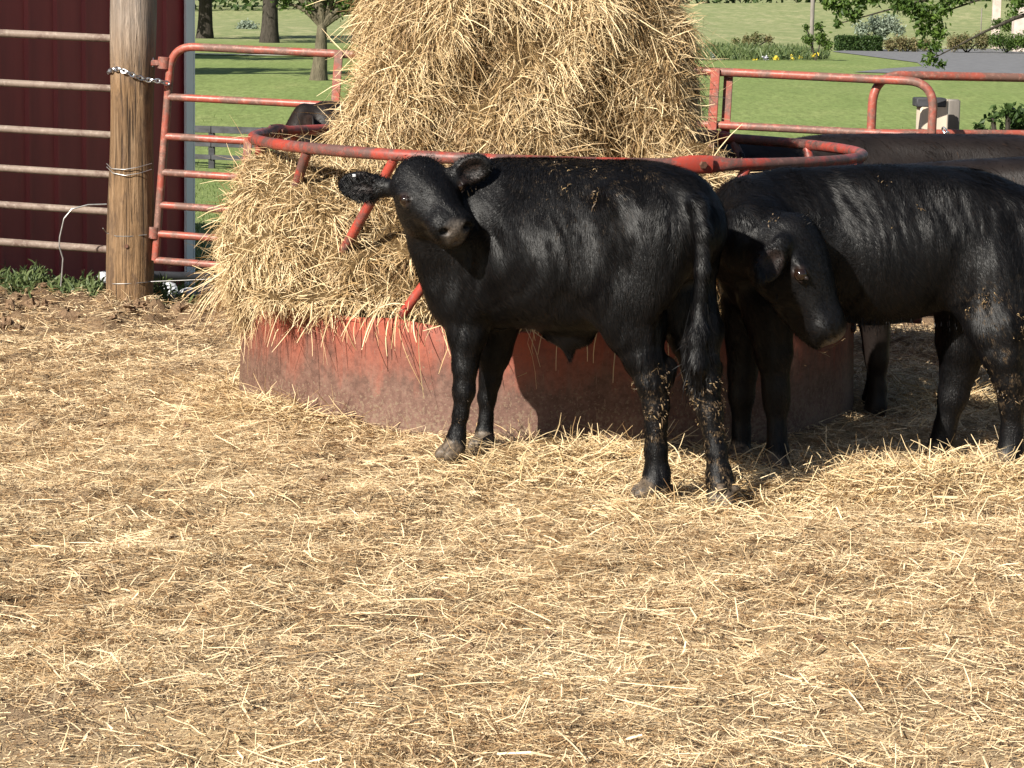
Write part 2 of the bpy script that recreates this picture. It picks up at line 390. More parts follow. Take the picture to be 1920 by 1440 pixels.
def f_hair(tint):
    def f(nt, b):
        n = N(nt); a = n.attr('rnd'); n.l(n.ramp(a, [(0, tuple(.6*x for x in tint)), (.85, tint), (1, (tint[0]*3.2, tint[1]*2.4, tint[2]*1.8))]), b.inputs['Base Color'])
        b.inputs['Roughness'].default_value = .47; b.inputs['Specular IOR Level'].default_value = .18
    return f
M['hair'] = mat('hair', f_hair((.0036, .0035, .0041)))
M['hair_brown'] = mat('hair_brown', f_hair((.012, .0085, .007)))
def f_eye(nt, b):
    b.inputs['Base Color'].default_value = (.012, .006, .004, 1); b.inputs['Roughness'].default_value = .08; b.inputs['Specular IOR Level'].default_value = .6
M['eye'] = mat('eye', f_eye)
M['tag_white'] = mat('tag_white', simple((.7, .72, .75), .3, .05, 5, .5))

# ---------------------------------------------------------------- implicit-surface modelling
class Sdf:
    def __init__(s, lo, hi, h):
        s.lo = np.array(lo, float); s.h = h; s.n = np.ceil((np.array(hi)-s.lo)/h).astype(int)+1
        s.f = np.full(s.n, .25, np.float32); s.ax = [s.lo[i]+h*np.arange(s.n[i]) for i in range(3)]
    def _sub(s, lo, hi):
        a = np.clip(np.floor((np.array(lo)-s.lo)/s.h).astype(int), 0, s.n-1); b = np.clip(np.ceil((np.array(hi)-s.lo)/s.h).astype(int)+1, 1, s.n)
        sl = tuple(slice(a[i], max(b[i], a[i]+1)) for i in range(3))
        g = np.meshgrid(*[s.ax[i][sl[i]] for i in range(3)], indexing='ij'); return sl, np.stack(g, -1)
    def _mix(s, sl, d, k, sub=False):
        a = s.f[sl]; d = d.astype(np.float32)
        if sub:
            d = -d; h = np.clip(.5-.5*(a-d)/k, 0, 1) if False else np.clip(.5+.5*(d-a)/k, 0, 1)
            s.f[sl] = a*(1-h)+d*h+k*h*(1-h)
        else:
            h = np.clip(.5+.5*(a-d)/k, 0, 1); s.f[sl] = a*(1-h)+d*h-k*h*(1-h)
    def ell(s, c, r, axes=None, k=.05, sub=False):
        c = np.asarray(c, float); r = np.asarray(r, float); m = r.max()+.15
        sl, p = s._sub(c-m, c+m); q = p-c
        if axes is not None: q = q@np.array(axes).T
        k0 = np.linalg.norm(q/r, axis=-1); k1 = np.linalg.norm(q/(r*r), axis=-1)
        s._mix(sl, np.where(k1 > 1e-6, k0*(k0-1)/np.maximum(k1, 1e-6), -r.min()), k, sub)
    def cone(s, a, b, ra, rb, k=.04, sub=False):
        a = np.asarray(a, float); b = np.asarray(b, float); m = max(ra, rb)+.13
        sl, p = s._sub(np.minimum(a, b)-m, np.maximum(a, b)+m); ba = b-a; t = np.clip((p-a)@ba/max(ba@ba, 1e-9), 0, 1)
        t2 = t; d = np.linalg.norm(p-a-t[..., None]*ba, axis=-1)-(ra+(rb-ra)*t2)
        s._mix(sl, d, k, sub)
    def mesh(s, relax=2):
        f = s.f; sg = f < 0; nx, ny, nzz = f.shape
        c = [sg[i:nx-1+i, j:ny-1+j, k:nzz-1+k] for i in (0, 1) for j in (0, 1) for k in (0, 1)]
        tot = sum(x.astype(np.int8) for x in c); mask = (tot > 0) & (tot < 8)
        idx = np.full(mask.shape, -1, np.int64); I = np.argwhere(mask); idx[mask] = np.arange(len(I))
        acc = np.zeros((len(I), 3)); cnt = np.zeros(len(I))
        cor = [(i, j, k) for i in (0, 1) for j in (0, 1) for k in (0, 1)]
        for a in range(8):
            for b in range(a+1, 8):
                A = np.array(cor[a]); B = np.array(cor[b])
                if np.abs(A-B).sum() != 1: continue
                fa = f[tuple((I+A).T)]; fb = f[tuple((I+B).T)]; m = (fa < 0) != (fb < 0)
                t = np.where(m, fa/np.where(m, fa-fb, 1), 0)
                acc[m] += (A+(B-A)*t[:, None])[m]; cnt[m] += 1
        V = s.lo+s.h*(I+acc/cnt[:, None])
        Q = []
        for ax in range(3):
            u, w = [(1, 2), (2, 0), (0, 1)][ax]
            s0 = [slice(0, n) for n in f.shape]; s1 = list(s0); s0[ax] = slice(0, -1); s1[ax] = slice(1, None)
            e = sg[tuple(s0)] != sg[tuple(s1)]; E = np.argwhere(e)
            E = E[(E[:, u] > 0) & (E[:, w] > 0) & (E[:, u] < f.shape[u]-1) & (E[:, w] < f.shape[w]-1)]
            inside0 = sg[tuple(E.T)]
            du = np.zeros(3, int); du[u] = 1; dw = np.zeros(3, int); dw[w] = 1
            q = np.stack([idx[tuple((E-du-dw).T)], idx[tuple((E-dw).T)], idx[tuple(E.T)], idx[tuple((E-du).T)]], 1)
            q[~inside0] = q[~inside0][:, ::-1]; Q.append(q)
        Q = np.concatenate(Q)
        Q = Q[(Q >= 0).all(1)]
        for _ in range(relax):
            acc = np.zeros_like(V); cnt = np.zeros(len(V))
            for a, b in ((0, 1), (1, 2), (2, 3), (3, 0)):
                for i, j in ((a, b), (b, a)):
                    for d in range(3): acc[:, d] += np.bincount(Q[:, i], V[Q[:, j], d], len(V))
                    cnt += np.bincount(Q[:, i], minlength=len(V))
            V = V*.45+.55*acc/np.maximum(cnt, 1)[:, None]
        return V, Q
def vnormals(V, Q):
    n = np.cross(V[Q[:, 2]]-V[Q[:, 0]], V[Q[:, 3]]-V[Q[:, 1]]); out = np.zeros_like(V)
    for k in range(4):
        for d in range(3): out[:, d] += np.bincount(Q[:, k], n[:, d], len(V))
    return nz(out), n
def sample(V, Q, n, weight=None):
    vn, fn = vnormals(V, Q); area = np.linalg.norm(fn, axis=1)*.5
    w = area if weight is None else area*weight(V[Q].mean(1), nz(fn))
    i = RNG.choice(len(Q), n, p=w/w.sum()); r = RNG.dirichlet(np.ones(4), n)
    return np.einsum('nk,nkd->nd', r, V[Q[i]]), nz(np.einsum('nk,nkd->nd', r, vn[Q[i]]))
def ribbons(Pt, width, nrm, taper=.35):
    """Pt (N,K,3) centre lines, width (N,), nrm (N,3): flat strips"""
    Nn, K, _ = Pt.shape; t = nz(np.gradient(Pt, axis=1)); side = nz(np.cross(t, nrm[:, None]))
    prof = np.interp(np.linspace(0, 1, K), [0, .2, .75, 1], [.8, 1, .9, taper])
    o = side*(width[:, None]*.5*prof)[..., None]
    V = np.stack([Pt-o, Pt+o], 2).reshape(-1, 3); b = (np.arange(Nn)*K*2)[:, None]+(np.arange(K-1)*2)[None]
    q = np.stack([b, b+1, b+3, b+2], -1).reshape(-1, 4); return V, q, K-1
def strand_mesh(name, Pt, width, nrm, rnd, taper=.35):
    V, q, s = ribbons(Pt, width, nrm, taper); return raw_mesh(name, V, quads=q, attr=np.repeat(rnd, s), smooth=False)
def strands(p, n, L, bend, flow, lift, K=5):
    """grow N curved strands from points p along direction flow, with random curvature"""
    Nn = len(p); d = nz(flow); out = [p]; ax = nz(RNG.normal(size=(Nn, 3))); cur = p
    st = (L/(K-1))[:, None]; kink = RNG.integers(1, K, Nn); ka = nz(RNG.normal(size=(Nn, 3)))*(RNG.random((Nn, 1)) < .3)*.9
    for i in range(1, K):
        cur = cur+d*st; out.append(cur)
        d = nz(d+np.cross(ax, d)*bend[:, None]/(K-1)+lift/(K-1)+ka*(kink == i)[:, None])
    return np.stack(out, 1)
def rn(n, a, b): return RNG.uniform(a, b, n)

# ================================================================ GROUND
def grid_obj(name, xs, ys, m, dz=0.0):
    X, Y = np.meshgrid(xs, ys, indexing='ij'); V = np.stack([X, Y, terrain(X, Y)+dz], -1).reshape(-1, 3); nx, ny = len(xs), len(ys)
    i = np.arange(nx-1)[:, None]*ny+np.arange(ny-1)[None]; q = np.stack([i, i+ny, i+ny+1, i+1], -1).reshape(-1, 4)
    return tag(link(name, raw_mesh(name, V, quads=q), m), kind='structure')
grid_obj('yard_ground', np.arange(-5, 5.01, .03), np.arange(3.5, 14.4, .03), M['ground'])
xs = np.concatenate([-np.geomspace(400, 8, 60), np.linspace(-7.8, 7.8, 60), np.geomspace(8, 400, 60)])
ys = np.concatenate([np.linspace(-30, 14.0, 30), np.linspace(14.25, 60, 150), np.linspace(60.6, 180, 200), np.geomspace(183, 1500, 110)])
lawn_o = grid_obj('lawn', xs, ys, M['lawn'], -.03)
for v in lawn_o.data.vertices:
    if v.co.y < 14.2: v.co.z -= .5

# straw litter on the yard: flat stems, densest around the feeder, thinner in the foreground
def litter():
    n = 430000
    y = 4.9+8.6*RNG.random(n)**1.15; x = (RNG.random(n)-.5)*2*(y*.215+.6)
    cover = .68+.75*fbm(x*.8+5, y*.8, 3)+.35*fbm(x*3, y*3, 2)+.35*sm(6.2, 8.2, y)-.35*(1-sm(5.0, 6.2, y))-.16*sm(11.4, 12.9, y)*(x < -.5)
    cover -= .25*np.exp(-((x+1.9)/.8)**2)*(y < 9)
    keep = (RNG.random(n) < cover) & (np.hypot(x-FC[0], y-FC[1]) > RF-.02)
    x, y = x[keep], y[keep]; n = len(x)
    L = np.minimum(.010+RNG.gamma(1.5, .023, n), .24); w = rn(n, .0009, .0027)*(1+(RNG.random(n) < .03)*1.4)
    w *= .75+.05*y
    a = rn(n, 0, 2*np.pi); tilt = RNG.normal(0, .16, n); up = RNG.random(n) < .045; tilt = np.where(up, rn(n, .3, 1.1), tilt)
    d = np.stack([np.cos(a)*np.cos(tilt), np.sin(a)*np.cos(tilt), np.sin(tilt)], -1)
    c = np.stack([x, y, terrain(x, y)+rn(n, .001, .022)], -1); c[:, 2] += np.abs(d[:, 2])*L*.35
    bend = RNG.normal(0, .18, n)*L; sidev = np.stack([-np.sin(a), np.cos(a), RNG.normal(0, .3, n)], -1)
    Pt = np.stack([c-d*L[:, None]*.5, c+sidev*bend[:, None], c+d*L[:, None]*.5], 1)
    nr = nz(np.stack([RNG.normal(0, .55, n), RNG.normal(0, .55, n), np.ones(n)], -1))
    rnd = np.clip(RNG.normal(.52, .30, n)+.5*fbm(x*6, y*6, 2)+.25*(w > .004), 0, 1)
    return strand_mesh('straw_litter', Pt, w, nr, rnd, .7)
tag(link('straw_litter', litter(), M['straw']), 'pale straw litter strewn over the brown yard', 'straw', kind='stuff')
def chaff():
    n = 120000; y = 4.9+6*RNG.random(n)**1.3; x = (RNG.random(n)-.5)*2*(y*.213+.1); ok = np.hypot(x-FC[0], y-FC[1]) > RF+.05; x, y = x[ok], y[ok]; n = len(x)
    L = rn(n, .004, .022); a = rn(n, 0, 2*np.pi); c = np.stack([x, y, terrain(x, y)+rn(n, .001, .008)], -1); d = np.stack([np.cos(a), np.sin(a), RNG.normal(0, .2, n)], -1)
    Pt = np.stack([c-d*L[:, None]*.5, c+d*L[:, None]*.5], 1); return strand_mesh('chaff', Pt, rn(n, .001, .0032), nz(np.stack([RNG.normal(0, .5, n), RNG.normal(0, .5, n), np.ones(n)], -1)), np.clip(RNG.normal(.42, .28, n), 0, 1), .9)
tag(link('chaff', chaff(), M['straw']), 'short broken chaff between the straw stems', 'chaff', kind='stuff')
# long loose stems and broad pale flakes lying on top
def long_stems():
    n = 2400
    y = rn(n, 5.0, 9.6); x = (RNG.random(n)-.5)*2*(y*.21+.1); ok = np.hypot(x-FC[0], y-FC[1]) > RF+.05; x, y = x[ok], y[ok]; n = len(x)
    L = rn(n, .05, .19); w = rn(n, .0018, .004); big = RNG.random(n) < .05; w[big] = rn(big.sum(), .006, .011); L[big] *= .5
    a = rn(n, 0, np.pi*2); p = np.stack([x, y, terrain(x, y)+rn(n, .012, .035)], -1)
    Pt = strands(p, None, L, RNG.normal(0, .25, n), np.stack([np.cos(a), np.sin(a)*.8, RNG.normal(0, .09, n)], -1), np.tile([0, 0, -.12], (n, 1)), 6)
    Pt[:, :, 2] = np.maximum(Pt[:, :, 2], terrain(Pt[:, :, 0], Pt[:, :, 1])+.006)
    return strand_mesh('loose_stems', Pt, w, nz(np.stack([RNG.normal(0, .4, n), RNG.normal(0, .4, n), np.ones(n)], -1)), np.clip(RNG.normal(.75, .2, n), 0, 1), .6)
tag(link('loose_straw', long_stems(), M['straw']), 'long loose straw stems lying on top of the litter', 'straw', kind='stuff')
# deeper tossed hay round the feeder and under the animals
def ridge():
    spots = [(1450, 905, .5, 1700), (1700, 890, .6, 1700), (1090, 850, .35, 1800), (700, 790, .4, 2200), (560, 765, .3, 1500), (1880, 905, .4, 1000), (1270, 860, .3, 1100), (1290, 965, .3, 700), (1000, 900, .3, 900), (480, 735, .2, 1300), (1800, 750, .5, 1800)]
    PP = []; LL = []
    for px, py, s, n in spots:
        g = G(px, py); x = g[0]+RNG.normal(0, s*.55, n); y = g[1]+RNG.normal(0, s*.35, n)
        PP.append(np.stack([x, y, terrain(x, y)+.005], -1)); LL.append(rn(n, .05, .20))
    p = np.concatenate(PP); L = np.concatenate(LL); ok = np.hypot(p[:, 0]-FC[0], p[:, 1]-FC[1]) > RF+.02; p, L = p[ok], L[ok]; n = len(p)
    a = rn(n, 0, 2*np.pi); el = np.abs(RNG.normal(.15, .35, n)); d = np.stack([np.cos(a), np.sin(a), np.sin(el)], -1)
    Pt = strands(p, None, L, RNG.normal(0, 1.0, n), d, np.tile([0, 0, -.55], (n, 1)), 5); Pt[:, :, 2] = np.maximum(Pt[:, :, 2], terrain(Pt[:, :, 0], Pt[:, :, 1])+.004)
    return strand_mesh('tossed_hay', Pt, rn(n, .0018, .0042), nz(RNG.normal(0, .7, (n, 3))+[0, -.3, .9]), np.clip(RNG.normal(.58, .24, n), 0, 1), .5)
tag(link('tossed_hay', ridge(), M['hay']), 'tossed hay trampled around the feeder and hooves', 'hay', kind='stuff')
# clods along the berm under the gates
def clods():
    b = MB(); k = 0
    while k < 260:
        y = RNG.normal(13.2, .4); x = rn(1, -3.4, -.9)[0]
        if k % 3 == 0: y = rn(1, 6, 12.4)[0]; x = (RNG.random()-.5)*.42*y
        if math.hypot(x-FC[0], y-FC[1]) < RF+.1: continue
        r = abs(RNG.normal(.012, .014))+.006 if k % 3 else rn(1, .006, .02)[0]
        th, ph = np.meshgrid(np.linspace(0, 2*np.pi, 9)[:-1], np.linspace(.15, np.pi-.15, 6))
        v = np.stack([np.cos(th)*np.sin(ph), np.sin(th)*np.sin(ph), .7*np.cos(ph)], -1).reshape(-1, 3); v *= r*(1+.35*RNG.normal(size=(len(v), 1)))
        f = [[i*8+j, (i+1)*8+j, (i+1)*8+(j+1) % 8, i*8+(j+1) % 8] for i in range(5) for j in range(8)]
        b.add(v+[x, y, float(terrain(x, y))+r*.2], f); k += 1
    return b
tag(clods().build('dirt_clods', M['dirt'], smooth=False), 'brown clods of trampled dirt below the gates', 'dirt', kind='stuff')

# ================================================================ BARN, POST, GATES
D0 = 13.5
bc = G(352, 508); bc[1] = 16.0; q = P(352, 508, 16.0); bx, by = q[0], q[1]
ang = math.radians(54); wd = np.array([-math.cos(ang), -math.sin(ang), 0])      # along the wall, towards the left and nearer
wn_ = np.array([math.sin(ang), -math.cos(ang), 0])
base = np.array([bx, by, -.35])
barn = empty('barn', base, 'dark red metal barn with a pale corner strip behind the pipe gate', 'barn')
wl, wh = 9.0, 4.2
rib = []; xx = 0.0; prof = [(0, 0), (.17, 0), (.185, .018), (.205, .018), (.22, 0)]
us, ds = [], []
while xx < wl:
    for a, b_ in prof: us.append(xx+a); ds.append(b_)
    xx += .2287
V = []; 
for u, dd in zip(us, ds):
    for z in (0, wh): V.append(base+wd*u+wn_*dd+np.array([0, 0, z]))
nn = len(us); f = [[2*i, 2*i+1, 2*i+3, 2*i+2] for i in range(nn-1)]
mb = MB(); mb.add(V, f)
back = -wn_*7.0; c0 = base; c1 = base+wd*wl; H3 = np.array([0, 0, wh])
e = -wn_*.03
mb.add([c0+e, c1+e, c1+back, c0+back, c0+e+H3, c1+e+H3, c1+back+H3, c0+back+H3], [[1, 2, 6, 5], [2, 3, 7, 6], [3, 0, 4, 7], [0, 1, 5, 4]])
mb.build('wall', M['barn'], barn, smooth=False)
Rw = np.stack([wd, wn_, [0, 0, 1]], 1)
mb = MB(); mb.box(base+wd*.02+wn_*.028+np.array([0, 0, wh/2+.03]), 0.065, .022, wh-.1, Rw, .004); mb.box(base-wd*.024-wn_*.04+np.array([0, 0, wh/2+.03]), .02, .15, wh-.1, Rw, .004)
mb.build('corner_trim', M['trim'], barn)
mb = MB(); rg = np.array([0, 0, wh+1.6]); mid = back*.5; ov = wn_*.35; o2 = -wd*.3; o3 = wd*.3
pts = [c0+o2+ov+H3-[0, 0, .1], c1+o3+ov+H3-[0, 0, .1], c1+o3+mid+rg, c0+o2+mid+rg, c0+o2+back-ov+H3-[0, 0, .1], c1+o3+back-ov+H3-[0, 0, .1]]
th_ = np.array([0, 0, .06]); mb.add(pts+[p_+th_ for p_ in pts], [[0, 1, 2, 3], [3, 2, 5, 4], [6, 9, 8, 7], [9, 10, 11, 8], [0, 6, 7, 1], [4, 5, 11, 10], [0, 3, 9, 6], [3, 4, 10, 9], [1, 7, 8, 2], [2, 8, 11, 5]])
mb.build('roof', M['roof'], barn, smooth=False)

# round timber post
pb = P(243, 572, D0); pt = P(251, -60, D0-.02)
n = 60; k = 40; zs = np.linspace(-.12, 1, n); th = np.linspace(0, 2*np.pi, k, endpoint=False); V = []
for i, t in enumerate(zs):
    c = pb+(pt-pb)*t; r = .124-.010*t+.006*math.sin(t*9)
    rr = r*(1+.035*vnoise(th*1.2+3, t*3+0*th)+.03*vnoise(th*5, t*1.5+0*th)-.05*(np.abs(th-4.9) < .07)*(t > .25))
    V += [[c[0]+a*math.cos(x), c[1]+a*math.sin(x), c[2]] for a, x in zip(rr, th)]
f = [[i*k+j, i*k+(j+1) % k, (i+1)*k+(j+1) % k, (i+1)*k+j] for i in range(n-1) for j in range(k)]+[[(n-1)*k+j for j in range(k)]]
mb = MB().add(V, f); post = tag(mb.build('wooden_post', M['post'], origin=pb), 'thick round weathered timber post between the two pipe gates', 'post')
def onpost(px, py): 
    p = P(px, py, D0-.12); return p
mb = MB(); a = P(237, 462, D0-.14); mb.tube([a+[0, .04, 0], a], .011, 8); mb.build('nail', M['rust'], post); a = P(237, 135, D0-.13); MB().tube([a+[0, .04, 0], a], .012, 8).build('nail', M['rust'], post)

def fillet(pts, r, n=8):
    pts = [np.asarray(p, float) for p in pts]; out = [pts[0]]
    for i in range(1, len(pts)-1):
        a, b, c = pts[i-1], pts[i], pts[i+1]; u = nz(a-b); v = nz(c-b)
        for t in np.linspace(0, 1, n):
            p0 = b+u*r; p1 = b+v*r; out.append((1-t)**2*p0+2*t*(1-t)*b+t*t*p1)
    out.append(pts[-1]); return np.array(out)
def densify(pts, step=.1):
    out = [np.asarray(pts[0], float)]
    for a, b in zip(pts[:-1], pts[1:]):
        m = max(1, int(np.linalg.norm(np.asarray(b)-a)/step)); out += [np.asarray(a)+(np.asarray(b)-a)*t for t in np.linspace(0, 1, m+1)[1:]]
    return np.array(out)
TR = .0215
# main red gate, hung on the post and sagging to the right
DL, DR = D0-.05, 12.3
gl_t, gl_b = P(322, 86, DL), P(291, 488, DL); gr_t, gr_b = P(1752, 154, DR), P(1728, 600, DR)
gate = empty('pipe_gate', [gl_b[0], gl_b[1], 0], 'long faded red tubular gate hung from the timber post behind the feeder', 'gate', 'tubular pipe gates')
MB().tube(fillet([gl_b, gl_t, gr_t, gr_b, gl_b+(gl_t-gl_b)*0.0], .13, 10)[:-1], TR, 12).build('frame', M['gate_red'], gate)
rl = [(.764, .776), (.581, .59), (.413, .42), (.26, .27), (.125, .13), (0, 0)]
for a, b_ in rl:
    A = gl_b+(gl_t-gl_b)*a; B = gr_b+(gr_t-gr_b)*b_; MB().tube(densify([A, B], .3), TR*.93, 10).build('rail', M['gate_red'], gate)
for t in (.118, .235, .73, .748):
    top = gl_t+(gr_t-gl_t)*t; bot = gl_b+(gr_b-gl_b)*t; off = np.array([0, .03 if t == .748 else -.03, 0]); dirn = nz(top-bot)
    if t == .118: top = gl_b+(gl_t-gl_b)*.58+(gr_b-gl_b)*t
    R3 = np.stack([nz(gr_t-gl_t), nz(np.cross(dirn, gr_t-gl_t)), dirn], 1); c = (top+bot)/2+off
    MB().box(c, .045, .012, np.linalg.norm(top-bot)+.03, R3, .003).build('brace', M['gate_red'], gate)
for py in (118, 436):
    c = P(308 if py < 200 else 288, py, DL); u = nz(gl_t-gl_b)
    mb = MB(); mb.tube([c-u*.03, c+u*.03], .034, 12); mb.box(c+[-.045, 0, 0], .07, .05, .03, None, .004); mb.build('hinge', M['gate_red'], gate)
    c2 = c+np.array([-.10, 0, .03]); mb = MB(); mb.tube([c2+[-.05, .05, .0], c2, c2+[.03, 0, 0], c2+[.04, 0, -.05]], .014, 10); mb.tube([c2+[-.02, .02, 0], c2+[-.035, .035, 0]], .024, 6); mb.build('hinge_bolt', M['steel'], post)
# grey-brown gate to the left
ql_t, ql_b = P(-420, 42, D0+.03), P(-420, 424, D0+.03); qr_t, qr_b = P(212, 73, D0+.1), P(205, 468, D0+.1)
g2 = empty('pipe_gate', [qr_b[0], qr_b[1], 0], 'unpainted grey brown pipe gate in front of the red barn', 'gate', 'tubular pipe gates')
qr_t[0] += .01
MB().tube(fillet([qr_t+[.06, 0, 0], ql_t, ql_b, qr_b], .1, 8), TR, 10).build('frame', M['pipe_grey'], g2)
for a in (.18, .356, .545, .765):
    MB().tube(densify([qr_b+(qr_t-qr_b)*a+[.03, 0, 0], ql_b+(ql_t-ql_b)*a], .3), TR*.93, 10).build('rail', M['pipe_grey'], g2)
# gate to the right, overlapping the free end of the main gate
D3 = 12.42
a_t, a_b = P(1638, 140, D3), P(1618, 590, D3); b_t, b_b = P(2500, 158, 13.2), P(2500, 560, 13.2)
g3 = empty('pipe_gate', [a_b[0], a_b[1], 0], 'red tubular gate with rounded end running off at the right', 'gate', 'tubular pipe gates')
MB().tube(fillet([a_b, a_t, b_t, b_b], .15, 10), TR*1.02, 12).build('frame', M['gate_red'], g3)
for a in (.76, .58, .40, .25, .12, 0): MB().tube(densify([a_b+(a_t-a_b)*a, b_b+(b_t-b_b)*a], .3), TR*.93, 10).build('rail', M['gate_red'], g3)
# timbers behind the gate ends
for (px, w, top, bot, d, mt, lab) in ((1743, 52, 184, 560, 12.75, 'new_timber', 'pale sawn timber gate post with a dark top behind the arched gate ends'), (1781, 24, 186, 560, 12.95, 'old_timber', 'dark grey weathered post right beside the pale sawn gate post')):
    t_, b_ = P(px, top, d), P(px-3, bot, d); wm = px2m(w, d); mb = MB().box((t_+b_)/2, wm, wm*1.0, t_[2]-b_[2], None, .008)
    o = tag(mb.build('timber_post', M[mt], origin=b_), lab, 'post', 'square timber posts at the gate ends')
    if mt == 'new_timber': MB().box(t_+[0, 0, -.02], wm+.010, wm+.010, .045, None, .006).build('cap', M['black_wood'], o)
# chains
def chain(path, label, r=.0045, link_l=.032, mt='steel'):
    path = densify(path, .004); s = np.concatenate([[0], np.cumsum(np.linalg.norm(np.diff(path, axis=0), axis=1))]); nlk = int(s[-1]/(link_l*.72)); mb = MB()
    for i in range(nlk):
        ss = (i+.5)*s[-1]/nlk; c = np.array([np.interp(ss, s, path[:, d]) for d in range(3)]); c2 = np.array([np.interp(ss+.004, s, path[:, d]) for d in range(3)]); t = nz(c2-c)
        up = nz(np.cross(t, [.3, -1, .2])); w = np.cross(t, up); sd = up if i % 2 else nz(up*.4+w)
        th = np.linspace(0, 2*np.pi, 12, endpoint=False); pts = c+t*(np.cos(th)*link_l*.5)[:, None]+sd*(np.sin(th)*link_l*.31)[:, None]; mb.tube(pts, r, 6, closed=True)
    return tag(mb.build('chain', M[mt]), label, 'chain')
pc = (pb+pt)/2
def ringpt(px, py, r=.128, a=None):
    """point on the post's surface at photo position (px, py)"""
    c0 = P(px, py, D0); t = (c0[2]-pb[2])/(pt[2]-pb[2]); c = pb+(pt-pb)*t; dx = np.clip(c0[0]-c[0], -r, r); return np.array([c[0]+dx, c[1]-math.sqrt(max(r*r-dx*dx, 0))-.004, c0[2]])
chain([ringpt(204, 136)+[0, .02, 0], ringpt(212, 131), ringpt(228, 128), ringpt(245, 134), ringpt(262, 142), ringpt(280, 149), P(298, 152, D0-.11), P(316, 157, D0-.09)], 'shiny steel chain slung round the timber post to the red gate')
chain([P(1768, 240, DR-.03), P(1776, 252, DR-.04), P(1771, 268, DR-.03)], 'short chain hanging at the free end of the red gate')
def wire(pts, label, r=.0022): return tag(MB().tube(densify(pts, .02), r, 6).build('fence_wire', M['wire']), label, 'wire', 'wires on the timber post')
def wrap(pairs): return [ringpt(a, b_) for a, b_ in pairs]
wire(wrap([(202, 306), (215, 314), (240, 315), (265, 311), (288, 305)]), 'upper strand of thin wire wrapped round the middle of the timber post')
wire(wrap([(203, 312), (218, 322), (242, 326), (268, 322), (288, 316)]), 'lower strand of the paired wire round the middle of the timber post')
wire([P(193, 428, D0-.1)]+wrap([(204, 435), (225, 439), (250, 439)])+[P(275, 440, D0-.1)], 'thin wire looped round the timber post at the lower gate hinge')
wire(wrap([(200, 528), (220, 528), (245, 527), (270, 526), (285, 526)])+[P(430, 522, D0-.1)], 'lowest thin wire tied round the foot of the timber post')
wire([P(200, 383, D0-.06), P(165, 384, D0-.08), P(135, 392, D0-.1), P(120, 410, D0-.1), P(112, 445, D0-.1), P(111, 462, D0-.1), P(118, 485, D0-.1), P(116, 515, D0-.1), P(114, 537, D0-.1)], 'loose bent wire dangling in front of the grey pipe gate', .004)
# dark rail lying behind the gate foot and rocks
rail_o = MB().tube([P(285, 517, 14.6), P(440, 522, 14.9)], .028, 10).build('low_rail', M['black_wood']); tag(rail_o, 'dark low rail lying behind the foot of the red gate', 'rail')
tag(MB().box(P(418, 566, 13.3), .14, .05, .07, None, .01).build('plank_end', M['rust']), 'dark brown plank end in the dirt left of the feeder', 'plank')
sp = [(318, 545, 20, 'pale blue grey rock beside the timber post foot'), (350, 556, 23, 'largest pale rock below the low rail'), (385, 548, 22, 'angular pale rock in the middle of the rock row'), (410, 556, 18, 'small pale rock nearest the feeder'), (302, 556, 14, 'small rock touching the red gate foot'), (196, 520, 14, 'pale rock left of the timber post by the barn')]
for i, (px, py, r, lab) in enumerate(sp):
    c = P(px, py, 14.0); R_ = px2m(r, 14); th, ph = np.meshgrid(np.linspace(0, 2*np.pi, 11)[:-1], np.linspace(.1, np.pi-.1, 7)); v = np.stack([np.cos(th)*np.sin(ph), np.sin(th)*np.sin(ph), .75*np.cos(ph)], -1).reshape(-1, 3)
    dirs = nz(RNG.normal(size=(9, 3))); 
    for dd in dirs:
        ex = v@dd; v = v-np.maximum(ex-.62, 0)[:, None]*dd
    f = [[a*10+j, (a+1)*10+j, (a+1)*10+(j+1) % 10, a*10+(j+1) % 10] for a in range(6) for j in range(10)]+[list(range(10)), [60+j for j in range(10)]]
    o = MB().add(v*R_*1.15, f).build('rock', M['stone'], smooth=False); o.location = Vector(c); tag(o, lab, 'rock', 'pale rocks by the gate foot')

# ================================================================ FEEDER
TL = .011
def ringp(a, r, z):      # a measured from the camera side, positive to the right
    x = r*math.sin(a); y = -r*math.cos(a); return np.array([FC[0]+x, FC[1]+y, z-TL*x])
ZR = FC[2]; ZS = .44
feeder = empty('hay_feeder', [FC[0], FC[1], 0], 'red steel ring hay feeder with slanted bars and a sheet metal skirt', 'feeder')
joints = [math.radians(24), math.radians(146), math.radians(-107)]
js = sorted(joints); 
for i in range(3):
    a0, a1 = js[i], js[(i+1) % 3]+(2*math.pi if i == 2 else 0); aa = np.linspace(a0-.035, a1+.035, 70)
    dist = np.minimum(np.abs(aa-a0), np.abs(aa-a1)); fl = 1-sm(.045, .11, dist); rr = RF+.012*np.where(aa > (a0+a1)/2, 1, -1)*fl
    pts = np.array([ringp(a, r, ZR) for a, r in zip(aa, rr)])
    mb = MB(); mb.tube(pts, 1, 12, flat=(.0225*(1-fl)+.010*fl, .0225*(1-fl)+.033*fl)); rail = mb.build('top_rail', M['ring_red'], feeder)
    a = a0; c = ringp(a, RF, ZR); o_ = np.array([math.sin(a), -math.cos(a), 0]); MB().tube([c-o_*.035, c+o_*.034], .014, 6).build('bolt', M['rust'], rail)
nb = 17
for i in range(nb):
    a = math.radians(-30+i*360/nb); top = ringp(a, RF-.004, ZR-.02); bot = ringp(a-.40, RF-.006, ZS-.08); ae = ringp(a-.02, RF-.004, ZR-.06)
    MB().tube(densify(fillet([top, ae, bot], .05, 5), .12), .0195, 10).build('slant_bar', M['ring_red'], feeder)
